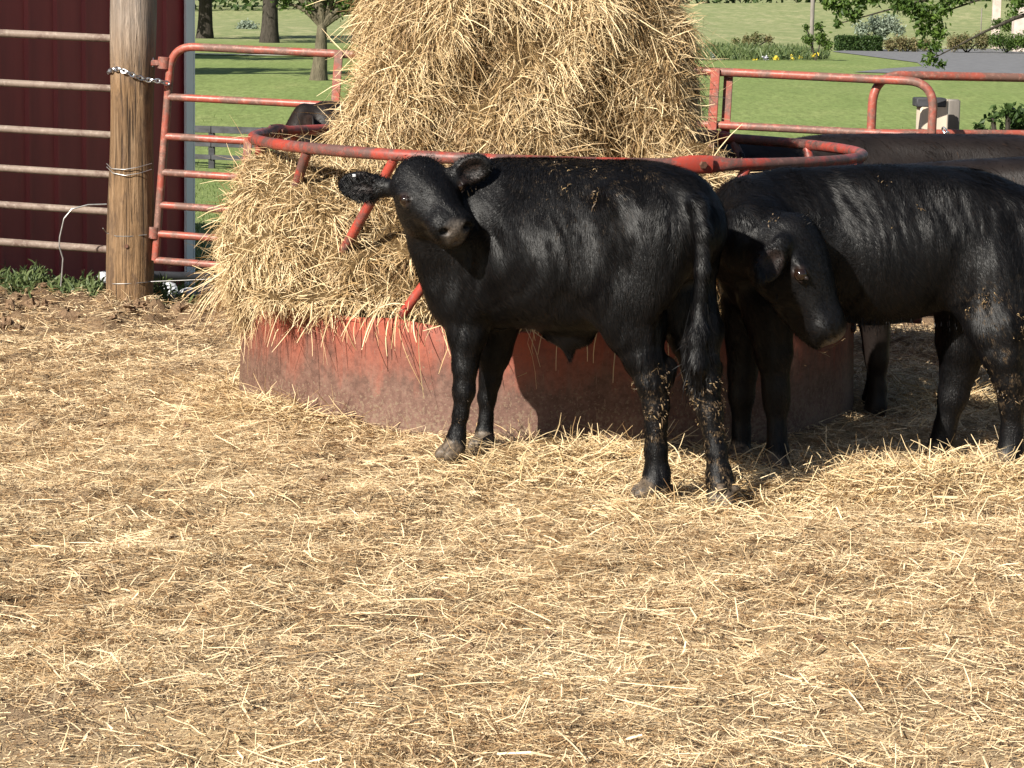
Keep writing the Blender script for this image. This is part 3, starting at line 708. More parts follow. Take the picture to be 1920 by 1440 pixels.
na = 160; ths = np.linspace(0, 2*np.pi, na, endpoint=False); V = []; rows = [(ZS, 0), (ZS-.012, .006), (.3, .004), (.15, .008), (.02, .012), (-.06, .014)]
for z, o_ in rows:
    for a in ths:
        zz = z
        if z == ZS: zz = z+.006*math.sin(a*9)+.004*math.sin(a*23)
        if z < .05: zz = z+.03*float(vnoise(a*7, 2.2))
        rr = RF+.012+o_+.008*math.sin(a*5+1)*(1-z)
        V.append(ringp(a, rr, zz)-np.array([.03, 0, 0]))
f = [[i*na+j, i*na+(j+1) % na, (i+1)*na+(j+1) % na, (i+1)*na+j] for i in range(len(rows)-1) for j in range(na)]
sh = MB().add(V, f).build('base_sheet', M['sheet'], feeder); md = sh.modifiers.new('thickness', 'SOLIDIFY'); md.thickness = .004

# ================================================================ HAY
def noisy(s, amp=.042, fr=6):
    g = np.meshgrid(*s.ax, indexing='ij')
    s.f += (amp*1.6*fbm(g[0]*fr*.7+g[1]*fr*.5, g[2]*fr*.45+g[1]*fr*.5, 2)+amp*1.5*fbm(g[0]*fr*2.2+g[1]*fr*1.7, g[2]*fr*1.2+g[1]*fr, 2)).astype(np.float32)
def hayobj(name, s, n, lab, cat, seed_flow, parent=None, lmin=.07, lmax=.26, facing=2.2, amp=.042):
    noisy(s, amp); V, Q = s.mesh(1)
    p, nrm = sample(V, Q, n, lambda c, m: np.where(m[:, 1] < .25, facing, .55)*np.where(m[:, 2] < -.5, .5, 1))
    L = rn(n, lmin, lmax)*np.where(RNG.random(n) < .10, 1.9, 1); tang = np.array([0, 0, -1.0])-nrm*(-nrm[:, 2:3]); tang = nz(tang+RNG.normal(0, .05, (n, 3)))
    clump = fbm(p[:, 0]*7, p[:, 2]*5+p[:, 1]*3, 2)[:, None]; rand = RNG.normal(0, 1, (n, 3)); rand -= nrm*np.einsum('nd,nd->n', rand, nrm)[:, None]
    flow = tang*(.9*seed_flow)+rand*1.0+nrm*np.abs(RNG.normal(.12, .2, n))[:, None]+np.cross(nrm, tang)*clump*2.4
    Pt = strands(p-nrm*.012, nrm, L, RNG.normal(0, 1.0, n), flow, np.tile([0, 0, -.55], (n, 1)), 5)
    rnd = np.clip(RNG.normal(.48, .25, n)+.6*clump[:, 0], 0, 1)
    me = raw_mesh(name, V, quads=Q); o = link(name, me, M['hay_core'], parent)
    if cat: tag(o, lab, cat)
    sm_ = strand_mesh('strands', Pt, rn(n, .0012, .0036), nz(nrm+RNG.normal(0, .6, (n, 3))), rnd, .4)
    link('strands', sm_, M['hay'], o)
    return o
s = Sdf([-1.05, 9.4, .1], [1.45, 12.0, 2.0], .03)
def E(px, py, d, r, k=.08, sub=False): s.ell(P(px, py, d), r, None, k, sub)
E(985, 120, 10.6, (.60, .60, .62), .1)              # body of the bale
E(968, 330, 10.55, (.60, .66, .50), .1)             # lower body
E(980, 480, 10.6, (.95, .85, .35), .1)              # feet inside the ring
E(822, 110, 10.25, (.26, .26, .46), .1)             # left hanging curtain
E(775, 215, 10.2, (.24, .22, .27), .08)
E(1205, 150, 10.2, (.21, .24, .34), .08)            # right hanging curtain
E(1222, 225, 10.2, (.15, .2, .19), .07)
E(850, 30, 10.2, (.26, .3, .24), .08); E(1100, 30, 10.2, (.27, .3, .22), .08); E(980, -10, 10.3, (.36, .4, .2), .1)
E(700, 262, 10.25, (.15, .2, .10), .08); E(790, 40, 10.4, (.22, .3, .32), .1)
E(1010, 110, 10.12, (.30, .20, .44), .12); E(1000, 250, 10.12, (.3, .2, .2), .1)      # hollow in the middle
E(905, 215, 9.90, (.035, .05, .13), .05, True); E(1150, 240, 9.9, (.04, .05, .10), .05, True); E(1060, 275, 9.86, (.10, .06, .045), .05, True)
hayobj('hay_bale', s, 125000, 'big shaggy round bale of golden hay standing inside the red ring feeder', 'hay bale', 1.0, lmin=.03, lmax=.17, amp=.030)
s = Sdf([-1.6, 9.2, .05], [1.5, 12.2, 1.15], .03)
for r_ in range(14):
    a = r_*2*math.pi/14; p_ = ringp(a, .82, .30); s.ell(p_, (.3, .3, .17), None, .1)
for px, py, d, r in ((545, 395, 10.15, (.22, .3, .18)), (515, 460, 10.2, (.23, .3, .22)), (500, 535, 10.25, (.14, .24, .17)), (640, 400, 10.0, (.20, .26, .17)), (600, 495, 9.92, (.28, .22, .17)), (700, 510, 9.82, (.22, .2, .15)), (600, 558, 9.76, (.26, .18, .06)), (770, 558, 9.72, (.24, .14, .06)), (730, 440, 9.98, (.18, .22, .2)), (840, 490, 9.9, (.26, .28, .2)), (950, 535, 9.92, (.3, .22, .15)), (525, 340, 10.3, (.14, .25, .10)), (1290, 400, 9.95, (.2, .3, .24))):
    s.ell(P(px, py, d), r, None, .07)
s.ell(P(745, 515, 9.6), (.12, .13, .05), None, .05, True); s.ell(P(650, 330, 9.75), (.09, .1, .04), None, .04, True); s.ell(P(690, 560, 9.5), (.08, .07, .03), None, .04, True)
hayobj('hay_mound', s, 110000, 'loose mound of pulled hay bulging out over the left rim of the red feeder', 'hay', .7, lmin=.03, lmax=.14)
# wisps hanging over the skirt
def wisps():
    n = 430; a = np.concatenate([rn(120, -1.72, -1.3), -1.53+rn(310, 0, 1)**1.15*2.0]); p = np.array([ringp(x, RF+.04, ZS+.02) for x in a])-[.03, 0, 0]; p[:, 2] += rn(n, -.0, .05); o_ = np.stack([np.sin(a), -np.cos(a), 0*a], -1)
    L = np.minimum(.06+RNG.gamma(1.4, .065, n), .38)
    L = np.where(a < -1.3, rn(n, .1, .34), L)
    Pt = strands(p-o_*.03+[0, 0, .02], None, L, RNG.normal(0, .9, n), o_*1.0+RNG.normal(0, .4, (n, 3))+[0, 0, -.3], np.tile([0, 0, -1.6], (n, 1))+o_*.08, 7)
    r = np.hypot(Pt[:, :, 0]-FC[0]+.03, Pt[:, :, 1]-FC[1]); ok = np.maximum(1, (RF+.035)/np.maximum(r, .1)); low = (Pt[:, :, 2] < ZS+.02)
    for d_, c in ((0, FC[0]-.03), (1, FC[1])): Pt[:, :, d_] = np.where(low, c+(Pt[:, :, d_]-c)*ok, Pt[:, :, d_])
    return strand_mesh('hanging_wisps', Pt, rn(n, .0024, .0048), nz(o_+RNG.normal(0, .35, (n, 3))), np.clip(RNG.normal(.65, .2, n), 0, 1), .5)
tag(link('hanging_wisps', wisps(), M['hay']), 'loose hay wisps hanging over the red feeder skirt', 'hay', kind='stuff')

# ================================================================ CATTLE
def basis(heading):
    h = nz(np.array([heading[0], heading[1], 0.0])); l = np.array([-h[1], h[0], 0]); return h, l, np.array([0, 0, 1.0])
class Cow:
    """collects implicit shapes; px-based or local coordinates both give world points"""
    def __init__(s, lo, hi, res): s.s = Sdf(lo, hi, res); s.hole = []; s.inner = []; s.nose = []; s.hoof = []; s.dust = []; s.eyes = []; s.tagp = []
    def surface(s, p, d, m=.14):
        t = np.linspace(.02, m, 300); q = p+d*t[:, None]; i = np.round((q-s.s.lo)/s.s.h).astype(int); ok = ((i >= 0) & (i < s.s.n)).all(1); i = np.clip(i, 0, s.s.n-1)
        v = s.s.f[tuple(i.T)]; k = np.argmax((v > 0) & ok); return q[k] if (v > 0).any() else None
    def head(s, K, Nn, side_hint, Lw=1.0, EYE=(.135, -.045), Sz=1.0):
        K = np.asarray(K); f = nz(Nn-K); L = np.linalg.norm(Nn-K)/.375; u0 = np.cross(f, side_hint); u = nz(u0); sd = nz(np.cross(u, f))
        if np.dot(sd, side_hint) < 0: sd = -sd
        A = np.stack([f, sd, u]); s.H = (K, f, sd, u, L)
        q = lambda a, b, c: K+(f*a+sd*b*Lw*Sz+u*c*(1+.6*(Sz-1)))*L
        e = lambda a, b, c, r, k=.03, sub=False: s.s.ell(q(a, b, c), np.array(r)*L*Sz*np.array([1, Lw, 1]), A, k*L, sub)
        e(.045, 0, -.045, (.105, .098, .092)); e(.13, 0, -.06, (.11, .092, .08))
        e(.02, 0, .012, (.05, .055, .035), .03)
        s.s.cone(q(.20, 0, -.165), q(.28, 0, -.148), .020*L, .022*L, .03*L)
        s.s.cone(q(.10, 0, -.035), q(.29, 0, -.062), .066*L*Sz, .050*L*Sz, .04*L)
        e(.322, 0, -.082, (.054, .072, .056), .03); e(.340, 0, -.074, (.036, .066, .042), .02); e(.335, 0, -.122, (.040, .050, .030), .014)
        s.s.cone(q(.07, 0, -.14), q(.29, 0, -.125), .058*L*Sz, .038*L*Sz, .05*L)
        for t in (-1, 1):
            e(.10, .052*t, -.115, (.085, .038, .075), .03)
            e(.118, .080*t, -.024, (.045, .024, .020), .018)
            e(.215, .050*t, -.070, (.075, .022, .030), .03)
            e(.36, .034*t, -.070, (.024, .022, .022), .012)
            e(.378, .038*t, -.072, (.030, .017, .015), .006, True); s.hole.append((q(.362, .038*t, -.072), .017*L))
        for t in (-1, 1):
            a_, c_ = EYE; dr = nz(sd*t+u*.15+f*.12)
            p0 = s.surface(q(a_, 0, c_), dr)
            if p0 is None: continue
            s.s.ell(p0+dr*.004*L, np.array((.030, .024, .019))*L, A, .006*L, True)
            s.s.cone(p0-f*.026*L+u*.010*L, p0+f*.026*L+u*.012*L, .011*L, .009*L, .006*L); s.s.cone(p0-f*.022*L-u*.019*L, p0+f*.026*L-u*.012*L, .009*L, .008*L, .006*L)
            s.eyes.append((p0-dr*.0045*L, .0225*L)); s.inner.append((p0, .037*L))
        s.s.cone(q(.30, .062, -.112), q(.375, 0, -.118), .004*L, .004*L, .008*L, True); s.s.cone(q(.30, -.062, -.112), q(.375, 0, -.118), .004*L, .004*L, .008*L, True)
        s.nose.append((q(.375, 0, -.085), .056*L)); 
        return q
    def ear(s, base, tip, face, width, k=.02):
        base = np.asarray(base); tip = np.asarray(tip); ax = tip-base; L = np.linalg.norm(ax); a = ax/L; fc = nz(face-a*np.dot(face, a)); w = np.cross(a, fc); A = np.stack([a, w, fc])
        s.s.ell(base+ax*.52, (L*.5, width*.5, .021), A, k); s.s.cone(base-ax*.08, base+ax*.25, width*.30, width*.30, k)
        s.inner.append((base+ax*.5+fc*.012, L*.36))
        s.s.ell(base+ax*.56+fc*.020, (L*.34, width*.30, .022), A, .014, True)
    def claws(s, p, toe, sc=1.0):
        p = np.asarray(p, float); t = nz(np.array([toe[0], toe[1], -.28])); w = nz(np.cross([0, 0, 1.0], t)); A = np.stack([t, w, np.cross(t, w)])
        for k in (-1, 1): s.s.ell(p+w*.023*k*sc+t*.012+[0, 0, .012], np.array((.050, .0235, .030))*sc, A, .006)
        s.hoof.append((p+t*.02, .066*sc))
    def limb(s, pts, k=.035):
        for (a, ra), (b, rb) in zip(pts[:-1], pts[1:]): s.s.cone(a, b, ra, rb, k)
    def finish(s, label, mt='coat', hairm='hair', hairs=60000, heading=(-1, 0, 0), name='calf', cat='calf', hl=(.020, .044), grp='black cattle around the feeder', base=None):
        V, Q = s.s.mesh(2); nose = np.zeros(len(V)); hoof = np.zeros(len(V)); dust = np.zeros(len(V)); hole = np.zeros(len(V)); inner = np.zeros(len(V))
        for c, r in s.hole: hole = np.maximum(hole, 1-sm(.7*r, 1.1*r, np.linalg.norm(V-c, axis=1)))
        for c, r in s.inner: inner = np.maximum(inner, 1-sm(.6*r, r, np.linalg.norm(V-c, axis=1)))
        for c, r in s.nose: nose = np.maximum(nose, 1-sm(.50*r, 1.18*r, np.linalg.norm(V-c, axis=1)))
        for c, r in s.hoof: hoof = np.maximum(hoof, 1-sm(.85*r, 1.05*r, np.linalg.norm(V-c, axis=1)))
        for c, r, a in s.dust: dust = np.maximum(dust, a*(1-sm(.4*r, r, np.linalg.norm(V-c, axis=1))))
        base = V[:, :].mean(0)*[1, 1, 0] if base is None else np.asarray(base)
        me = raw_mesh(name, V-base, quads=Q, vattr={'hole': hole, 'inner': inner, 'nose': nose, 'hoof': hoof, 'dust': dust}); o = link(name, me, M[mt]); o.location = Vector(base); tag(o, label, cat, grp)
        p, nr = sample(V, Q, hairs, lambda c, m: np.where(m[:, 1] < .3, 1.6, .5))
        bad = np.zeros(len(p), bool)
        for c, r in s.nose: bad |= np.linalg.norm(p-c, axis=1) < r
        for c, r in s.hoof: bad |= np.linalg.norm(p-c, axis=1) < r
        for c, r in s.eyes: bad |= np.linalg.norm(p-c, axis=1) < r*1.5
        p, nr = p[~bad], nr[~bad]; n = len(p); h = nz(np.array([heading[0], heading[1], 0.0]))
        g = fbm(p[:, 0]*9+p[:, 1]*5, p[:, 2]*3, 2)[:, None]
        flow = -h*.45+np.array([0, 0, -1.0])+np.stack([g[:, 0], 0*g[:, 0], 0*g[:, 0]], -1)*1.0+RNG.normal(0, .16, (n, 3))
        if hasattr(s, 'H'):
            K, f, sd, u, L = s.H; near = 1-sm(.20, .32, np.linalg.norm(p-(K+f*.15*L), axis=1)); flow = flow*(1-near[:, None])+(-f*.75-u*.2+RNG.normal(0, .25, (n, 3)))*near[:, None]
            hlf = 1-.5*near
        else: hlf = np.ones(n)
        hlf = hlf*(.4+.6*sm(.25, .55, p[:, 2]))
        flow = nz(flow-nr*np.einsum('nd,nd->n', flow, nr)[:, None]); L_ = rn(n, *hl)*hlf; top = np.clip(nr[:, 2], 0, 1)
        a = rn(n, .04, .14)+.12*top*(RNG.random(n) < .3)
        Pt = np.stack([p-nr*.002, p+flow*(L_*.5)[:, None]+nr*(L_*a*.6)[:, None], p+flow*L_[:, None]+nr*(L_*a)[:, None]], 1)
        st = fbm(p[:, 0]*75+p[:, 1]*60, p[:, 2]*11+p[:, 1]*5, 3)[:, None]*np.clip(np.abs(nr[:, 1:2])+.2, 0, 1); lump = fbm(p[:, 0]*11, p[:, 2]*6+4, 2)[:, None]
        tilt = nz(nr+np.cross(nr, flow)*(st*.75+lump*.35+RNG.normal(0, .05, (n, 1)))+flow*(fbm(p[:, 0]*30+p[:, 1]*20, p[:, 2]*14+9, 2)[:, None]*.35-.02))
        hm = strand_mesh('coat', Pt-base, rn(n, .0010, .0022), tilt, np.clip(rn(n, 0, 1), 0, 1), .15); link('hair', hm, M[hairm], o).parent = o
        o.children[-1].matrix_parent_inverse = Matrix.Identity(4)
        for c, r in s.eyes:
            th, ph = np.meshgrid(np.linspace(0, 2*np.pi, 17)[:-1], np.linspace(.05, np.pi-.05, 10)); v = np.stack([np.cos(th)*np.sin(ph), np.sin(th)*np.sin(ph), np.cos(ph)], -1).reshape(-1, 3)*r
            ff = [[i*16+j, (i+1)*16+j, (i+1)*16+(j+1) % 16, i*16+(j+1) % 16] for i in range(9) for j in range(16)]
            e = MB().add(v+(c-base), ff).build('eye', M['eye']); e.parent = o
        s.V, s.Q, s.base, s.o = V, Q, base, o
        return o
    def bits(s, centers, n, mt='dung', name='dried_dung'):
        """flakes of dung and chaff stuck to the coat near the given points"""
        vn, _ = vnormals(s.V, s.Q); Pl, Nl = [], []
        for c, r, m in centers:
            d = np.linalg.norm(s.V-c, axis=1); near = np.where((d < r) & (vn[:, 1] < .35))[0]
            if len(near) == 0: continue
            sd_ = s.V[RNG.choice(near, max(2, m//9))]; dd = np.min(np.linalg.norm(s.V[near][:, None]-sd_[None], axis=2), axis=1); pw = np.exp(-(dd/.018)**2)+.01; i = RNG.choice(near, m, p=pw/pw.sum()); Pl.append(s.V[i]+RNG.normal(0, .004, (m, 3))); Nl.append(vn[i])
        p = np.concatenate(Pl); nr = np.concatenate(Nl); n = len(p); d = np.array([0, 0, -1.0])+RNG.normal(0, .6, (n, 3)); d = nz(d-nr*np.einsum('nd,nd->n', d, nr)[:, None]); L = .003+RNG.gamma(1.5, .0045, n)
        Pt = np.stack([p+nr*.006, p+nr*.011+d*(L*.5)[:, None], p+nr*.008+d*L[:, None]], 1)
        me = strand_mesh(name, Pt-s.base, rn(n, .0015, .005), nz(nr+RNG.normal(0, .3, (n, 3))), np.clip(RNG.normal(.32, .2, n), 0, 1), .6); o = link(name, me, M[mt]); o.parent = s.o; o['kind'] = 'stuff'

# ---- calf A: standing at the front of the feeder, head turned back to the camera
hd = math.radians(33); HA = np.array([-math.cos(hd), math.sin(hd), 0]); h, l, up = basis(HA); AX = np.stack([h, l, up])
dc = lambda px: 8.48+(1290-px)/412*.49
c = Cow([-.75, 7.9, -.12], [1.0, 9.5, 1.28], .0095)
B = lambda px, py, r, lat=0.0, k=.06: c.s.ell(P(px, py, dc(px))+l*lat, r, AX, k)
B(935, 462, (.27, .195, .285)); B(1060, 468, (.36, .235, .283), 0, .08); B(1205, 420, (.30, .205, .20), 0, .08); B(975, 350, (.27, .085, .085), 0, .07); B(1130, 352, (.36, .13, .080), 0, .07)
B(1262, 432, (.11, .155, .16), 0, .07); B(1280, 365, (.06, .055, .05), 0, .05)
B(1205, 372, (.06, .05, .05), .15, .06); B(1205, 372, (.06, .05, .05), -.15, .06)
B(900, 485, (.13, .07, .22), .135, .05); B(900, 485, (.13, .07, .22), -.135, .05)
B(1205, 510, (.165, .095, .22), .125, .06); B(1225, 500, (.165, .09, .22), -.115, .06)
B(1065, 624, (.10, .05, .045), 0, .05)
for sd_ in (1, -1):
    c.s.ell(P(1118, 585, dc(1118))+l*.235*sd_, (.075, .05, .085), AX, .05, True); c.s.ell(P(955, 520, dc(955))+l*.235*sd_, (.028, .035, .17), AX, .05, True)
    c.s.ell(P(1270, 470, dc(1270))+l*.095*sd_, (.08, .07, .17), AX, .04)
c.s.cone(P(1065, 645, dc(1065)), P(1068, 668, dc(1065)), .028, .014, .03)
lm = lambda L, k=.03: c.limb([(P(a, b_, d), px2m(r, d)) for a, b_, d, r in L], k)
lmA = lambda L, k=.022: c.limb([(P(a, b_, d), px2m(r*((.9 if a < 1000 else .97) if b_ > 660 else 1), d)) for a, b_, d, r in L], k)
lmA([(880, 560, 8.88, 58), (876, 620, 8.86, 38), (872, 685, 8.85, 26), (870, 733, 8.85, 22.5), (864, 775, 8.85, 15.5), (857, 815, 8.85, 17), (853, 832, 8.85, 20.5), (848, 850, 8.85, 22)])
lmA([(935, 580, 9.04, 50), (926, 660, 9.05, 32), (919, 712, 9.05, 22), (913, 745, 9.05, 18.5), (911, 785, 9.05, 14), (908, 812, 9.05, 17.5), (908, 832, 9.04, 20)])
lmA([(1180, 545, 8.52, 78), (1190, 610, 8.50, 60), (1205, 665, 8.47, 40), (1223, 715, 8.45, 31), (1230, 760, 8.45, 25), (1230, 845, 8.45, 21), (1232, 890, 8.45, 25), (1228, 912, 8.44, 26), (1215, 927, 8.43, 23)])
lm([(1250, 690, 8.48, 22), (1253, 712, 8.48, 12)])
lmA([(1276, 550, 8.60, 66), (1302, 620, 8.58, 52), (1311, 675, 8.55, 37), (1318, 722, 8.53, 32), (1332, 775, 8.51, 24), (1343, 845, 8.49, 20), (1348, 890, 8.48, 24), (1352, 915, 8.47, 26), (1350, 938, 8.45, 26)])
lm([(1338, 690, 8.60, 18), (1343, 712, 8.60, 10)])
for px, py, d in ((1243, 920, 8.41), (1262, 915, 8.47), (1351, 916, 8.41), (1380, 916, 8.44), (905, 830, 9.0), (855, 853, 8.80)):
    c.s.ell(P(px, py, d), (.016, .016, .016), None, .008); c.hoof.append((P(px, py, d), .021))
for px, py, d, tx, ty in ((848, 852, 8.83, -.7, -.6), (908, 835, 9.02, -.6, -.7), (1214, 926, 8.42, -.95, -.2), (1352, 944, 8.45, -.1, -1)): c.claws(P(px, py, d), (tx, ty))
# neck and brisket
c.s.cone(P(930, 440, 8.90), P(845, 425, 8.88), px2m(105, 8.9), px2m(78, 8.9), .06); c.s.cone(P(845, 425, 8.88), P(805, 385, 8.84), px2m(74, 8.9), px2m(60, 8.9), .05)
c.s.cone(P(822, 465, 8.86), P(856, 560, 8.93), px2m(48, 8.9), px2m(54, 8.9), .05)
q = c.head(P(780, 319, 8.81), P(853, 397, 8.525), np.array([.93, .305, .2]), 1.10, Sz=1.09)
c.ear(P(726, 352, 8.86), P(634, 345, 8.90), np.array([.1, -1, .1]), .105); c.ear(P(846, 333, 8.76), P(922, 304, 8.74), np.array([-.2, -1, -.1]), .105)
# tail
c.limb([(P(1282, 358, 8.47), .038), (P(1306, 385, 8.36), .03), (P(1315, 430, 8.32), .026), (P(1316, 500, 8.31), .023), (P(1313, 580, 8.31), .022)], .02)
c.limb([(P(1313, 580, 8.31), .022), (P(1310, 625, 8.29), .033), (P(1308, 680, 8.28), .034), (P(1309, 725, 8.29), .016)], .02)
for px, py, r in ((1090, 330, .35), (1220, 740, .15), (1225, 800, .1), (1335, 770, .2), (1345, 870, .15), (1130, 330, .3)): c.dust.append((P(px, py, 8.46 if py > 600 else dc(px)-.15), r, .9 if py > 600 else .5))
calfA = c.finish('black calf with head turned back to face the camera', hairs=150000, heading=HA)
c.bits([(P(1225, 735, 8.4), .09, 110), (P(1330, 770, 8.42), .13, 170), (P(1110, 335, 8.6), .16, 34), (P(1100, 390, 8.5), .10, 22), (P(900, 360, 8.75), .08, 8), (P(1225, 800, 8.4), .08, 14), (P(1345, 870, 8.4), .1, 22), (P(868, 775, 8.8), .06, 5)], 0)
t_ = P(664, 329, 8.86); o = MB().box(t_-c.base, .012, .006, .009, None, .002).build('ear_tag', M['tag_white']); o.parent = calfA
# tail switch and poll tuft hair
def tuft(p, n, L, d, sp, mt, parent, base, w=(.0012, .0026), bend=.5, lift=(0, 0, -.4)):
    pp = np.asarray(p)+RNG.normal(0, 1, (n, 3))*sp; Pt = strands(pp, None, rn(n, .5*L, L), RNG.normal(0, bend, n), np.asarray(d)+RNG.normal(0, .16, (n, 3)), np.tile(lift, (n, 1)).astype(float), 5)
    me = strand_mesh('tuft', Pt-base, rn(n, *w), nz(RNG.normal(0, .5, (n, 3))+[0, -1, .2]), rn(n, 0, 1), .2); o = link('tail_switch' if L > .1 else 'hair_tuft', me, M[mt]); o.parent = parent; o['kind'] = 'stuff'
tuft(P(1310, 640, 8.30), 700, .13, (0, .0, -1), (.016, .012, .055), 'hair', calfA, c.base)
tuft(P(785, 306, 8.80), 700, .024, (.2, -.6, .25), (.035, .02, .010), 'hair', calfA, c.base)
tuft(P(676, 352, 8.85), 170, .028, (-.6, -.3, -.2), (.04, .006, .026), 'hair', calfA, c.base); tuft(P(885, 326, 8.93), 300, .03, (.4, -.4, .1), (.03, .006, .022), 'hair', calfA, c.base)

# ---- calf B: to the right, head swung back along its own flank
HB = np.array([-1, -.02, 0]); h, l, up = basis(HB); AX = np.stack([h, l, up]); DB = 9.24
c = Cow([.6, 8.45, -.1], [2.35, 9.75, 1.25], .011)
B = lambda px, py, r, lat=0.0, k=.06: c.s.ell(P(px, py, DB)+l*lat, r, AX, k)
B(1480, 468, (.28, .20, .275)); B(1640, 466, (.38, .235, .275), 0, .08); B(1800, 432, (.30, .21, .21), 0, .08); B(1530, 362, (.30, .10, .075), 0, .07); B(1700, 356, (.32, .13, .078), 0, .07); B(1915, 450, (.14, .165, .17), 0, .07)
B(1785, 362, (.06, .035, .04), .13, .07); B(1785, 362, (.06, .035, .04), -.13, .07)
B(1440, 480, (.14, .07, .22), .14, .05); B(1440, 480, (.14, .07, .22), -.14, .05); B(1866, 500, (.18, .08, .25), .10, .11); B(1860, 505, (.17, .10, .24), -.13, .06)
lm = lambda L, k=.03: c.limb([(P(a, b_, d), px2m(r, d)) for a, b_, d, r in L], k)
lm([(1440, 570, 9.12, 55), (1450, 660, 9.11, 34), (1455, 730, 9.10, 24), (1456, 755, 9.10, 23), (1457, 810, 9.08, 16), (1458, 845, 9.07, 20), (1456, 872, 9.06, 23)])
lm([(1400, 570, 9.34, 50), (1392, 700, 9.34, 26), (1390, 740, 9.34, 23), (1390, 810, 9.34, 16), (1388, 852, 9.33, 22)])
lm([(1872, 520, 9.14, 80), (1876, 610, 9.08, 60)], .08)
lm([(1876, 610, 9.08, 60), (1882, 665, 9.05, 40), (1893, 712, 9.05, 30), (1897, 755, 9.06, 23), (1897, 815, 9.07, 19.5), (1895, 845, 9.07, 23), (1884, 868, 9.06, 25)])
lm([(1820, 560, 9.36, 75), (1806, 640, 9.36, 50), (1797, 695, 9.37, 33), (1787, 742, 9.37, 27), (1772, 800, 9.38, 19), (1766, 832, 9.38, 22), (1758, 853, 9.37, 23)])
for px, py, d in ((1456, 888, 9.05), (1388, 868, 9.32), (1878, 884, 9.05), (1754, 868, 9.36)): c.claws(P(px, py-12, d), (-.9, -.4))
# neck swinging towards the camera and back to the right
c.limb([(P(1480, 430, 9.2), px2m(100, 9.2)), (P(1410, 425, 9.12), px2m(80, 9.1)), (P(1412, 445, 8.98), px2m(68, 9)), (P(1465, 470, 8.90), px2m(56, 8.9)), (P(1500, 490, 8.87), px2m(48, 8.9))], .05)
c.s.cone(P(1400, 400, 9.15), P(1375, 470, 9.12), px2m(62, 9.1), px2m(55, 9.1), .06)
q = c.head(P(1492, 428, 8.86), P(1604, 612, 8.76), nz(np.array([.30, .93, .16])), 1.05, Sz=1.10)
c.ear(P(1466, 462, 8.74), P(1424, 528, 8.66), np.array([.25, -1, .3]), .10); c.ear(P(1510, 432, 8.92), P(1535, 455, 9.02), np.array([.6, -.6, .2]), .08)
for px, py, r in ((1885, 600, .2), (1895, 700, .2), (1830, 580, .12)): c.dust.append((P(px, py, 9.0), r, .6))
calfB = c.finish('black calf at the right with head swung back along its flank', hairs=110000, heading=HB)
c.bits([(P(1890, 600, 9.0), .14, 60), (P(1845, 580, 9.0), .07, 30), (P(1895, 730, 9.0), .12, 40), (P(1570, 640, 8.8), .04, 6), (P(1460, 430, 8.85), .05, 10), (P(1700, 360, 9.05), .2, 12)], 0)
t_ = P(1527, 463, 8.83); o = MB().box(t_-c.base, .014, .008, .03, None, .003).build('ear_tag', M['tag_white']); o.parent = calfB
tuft(P(1495, 422, 8.85), 400, .03, (.2, -.3, .5), (.03, .02, .012), 'hair', calfB, c.base); tuft(P(1445, 495, 8.75), 300, .03, (-.2, -.5, -.6), (.02, .006, .03), 'hair', calfB, c.base)
tuft(P(1610, 605, 9.1), 220, .025, (0, -.3, -1), (.18, .03, .012), 'hair', calfB, c.base)

# ---- the cattle further back: one standing animal feeding with lowered head, copied
def feeding_cow(mt, hm, label, hairs):
    c = Cow([-1.0, -.45, -.05], [1.25, .45, 1.3], .016); s = c.s; X = np.eye(3)
    s.ell((.25, 0, .70), (.30, .20, .27), None, .06); s.ell((-.05, 0, .69), (.40, .24, .27), None, .08); s.ell((-.45, 0, .77), (.32, .215, .21), None, .08); s.ell((.15, 0, .93), (.30, .10, .07), None, .07); s.ell((-.3, 0, .94), (.40, .13, .07), None, .07); s.ell((-.66, 0, .78), (.12, .16, .17), None, .06)
    for t in (-1, 1):
        s.ell((.34, .13*t, .68), (.14, .07, .22), None, .05); s.ell((-.52, .13*t, .62), (.17, .10, .24), None, .06)
        c.limb([((.36, .13*t, .5), .10), ((.35, .13*t, .34), .05), ((.35, .13*t, .26), .045), ((.35, .13*t, .14), .032), ((.36, .13*t, .07), .04), ((.37, .13*t, .02), .044)])
        c.limb([((-.52, .13*t, .5), .14), ((-.58, .13*t, .38), .075), ((-.64, .13*t, .30), .055), ((-.63, .13*t, .16), .038), ((-.62, .13*t, .07), .046), ((-.59, .13*t, .02), .046)])
        c.hoof += [((.38, .13*t, .0), .055), ((-.58, .13*t, 0), .055)]
    c.limb([((.35, 0, .80), .18), ((.58, 0, .84), .13), ((.70, 0, .82), .10)], .05)
    q = c.head(np.array([.70, 0, .93]), np.array([.97, 0, .67]), np.array([0, 1.0, 0]), 1.0)
    for t in (-1, 1): c.ear((.70, .09*t, .90), (.66, .24*t, .88), np.array([1, 0, .2]), .10)
    c.limb([((-.74, 0, .92), .035), ((-.80, 0, .80), .026), ((-.80, 0, .5), .022), ((-.80, 0, .38), .035), ((-.80, 0, .25), .012)], .02)
    return c.finish(label, mt, hm, hairs, (1, 0, 0), base=(0, 0, 0))
def put(o, px, py, d, rot, sc): 
    p_ = P(px, py, d); z = float(terrain(p_[0], p_[1])); o.location = Vector((p_[0], p_[1], z)); o.rotation_euler = (0, 0, rot); o.scale = (sc, sc, (p_[2]-z)/1.005)
cowC = feeding_cow('coat_brown', 'hair_brown', 'brown tinged black animal standing along the gate behind the feeder', 26000)
put(cowC, 1690, 252, 11.72, math.radians(181), 1.12)
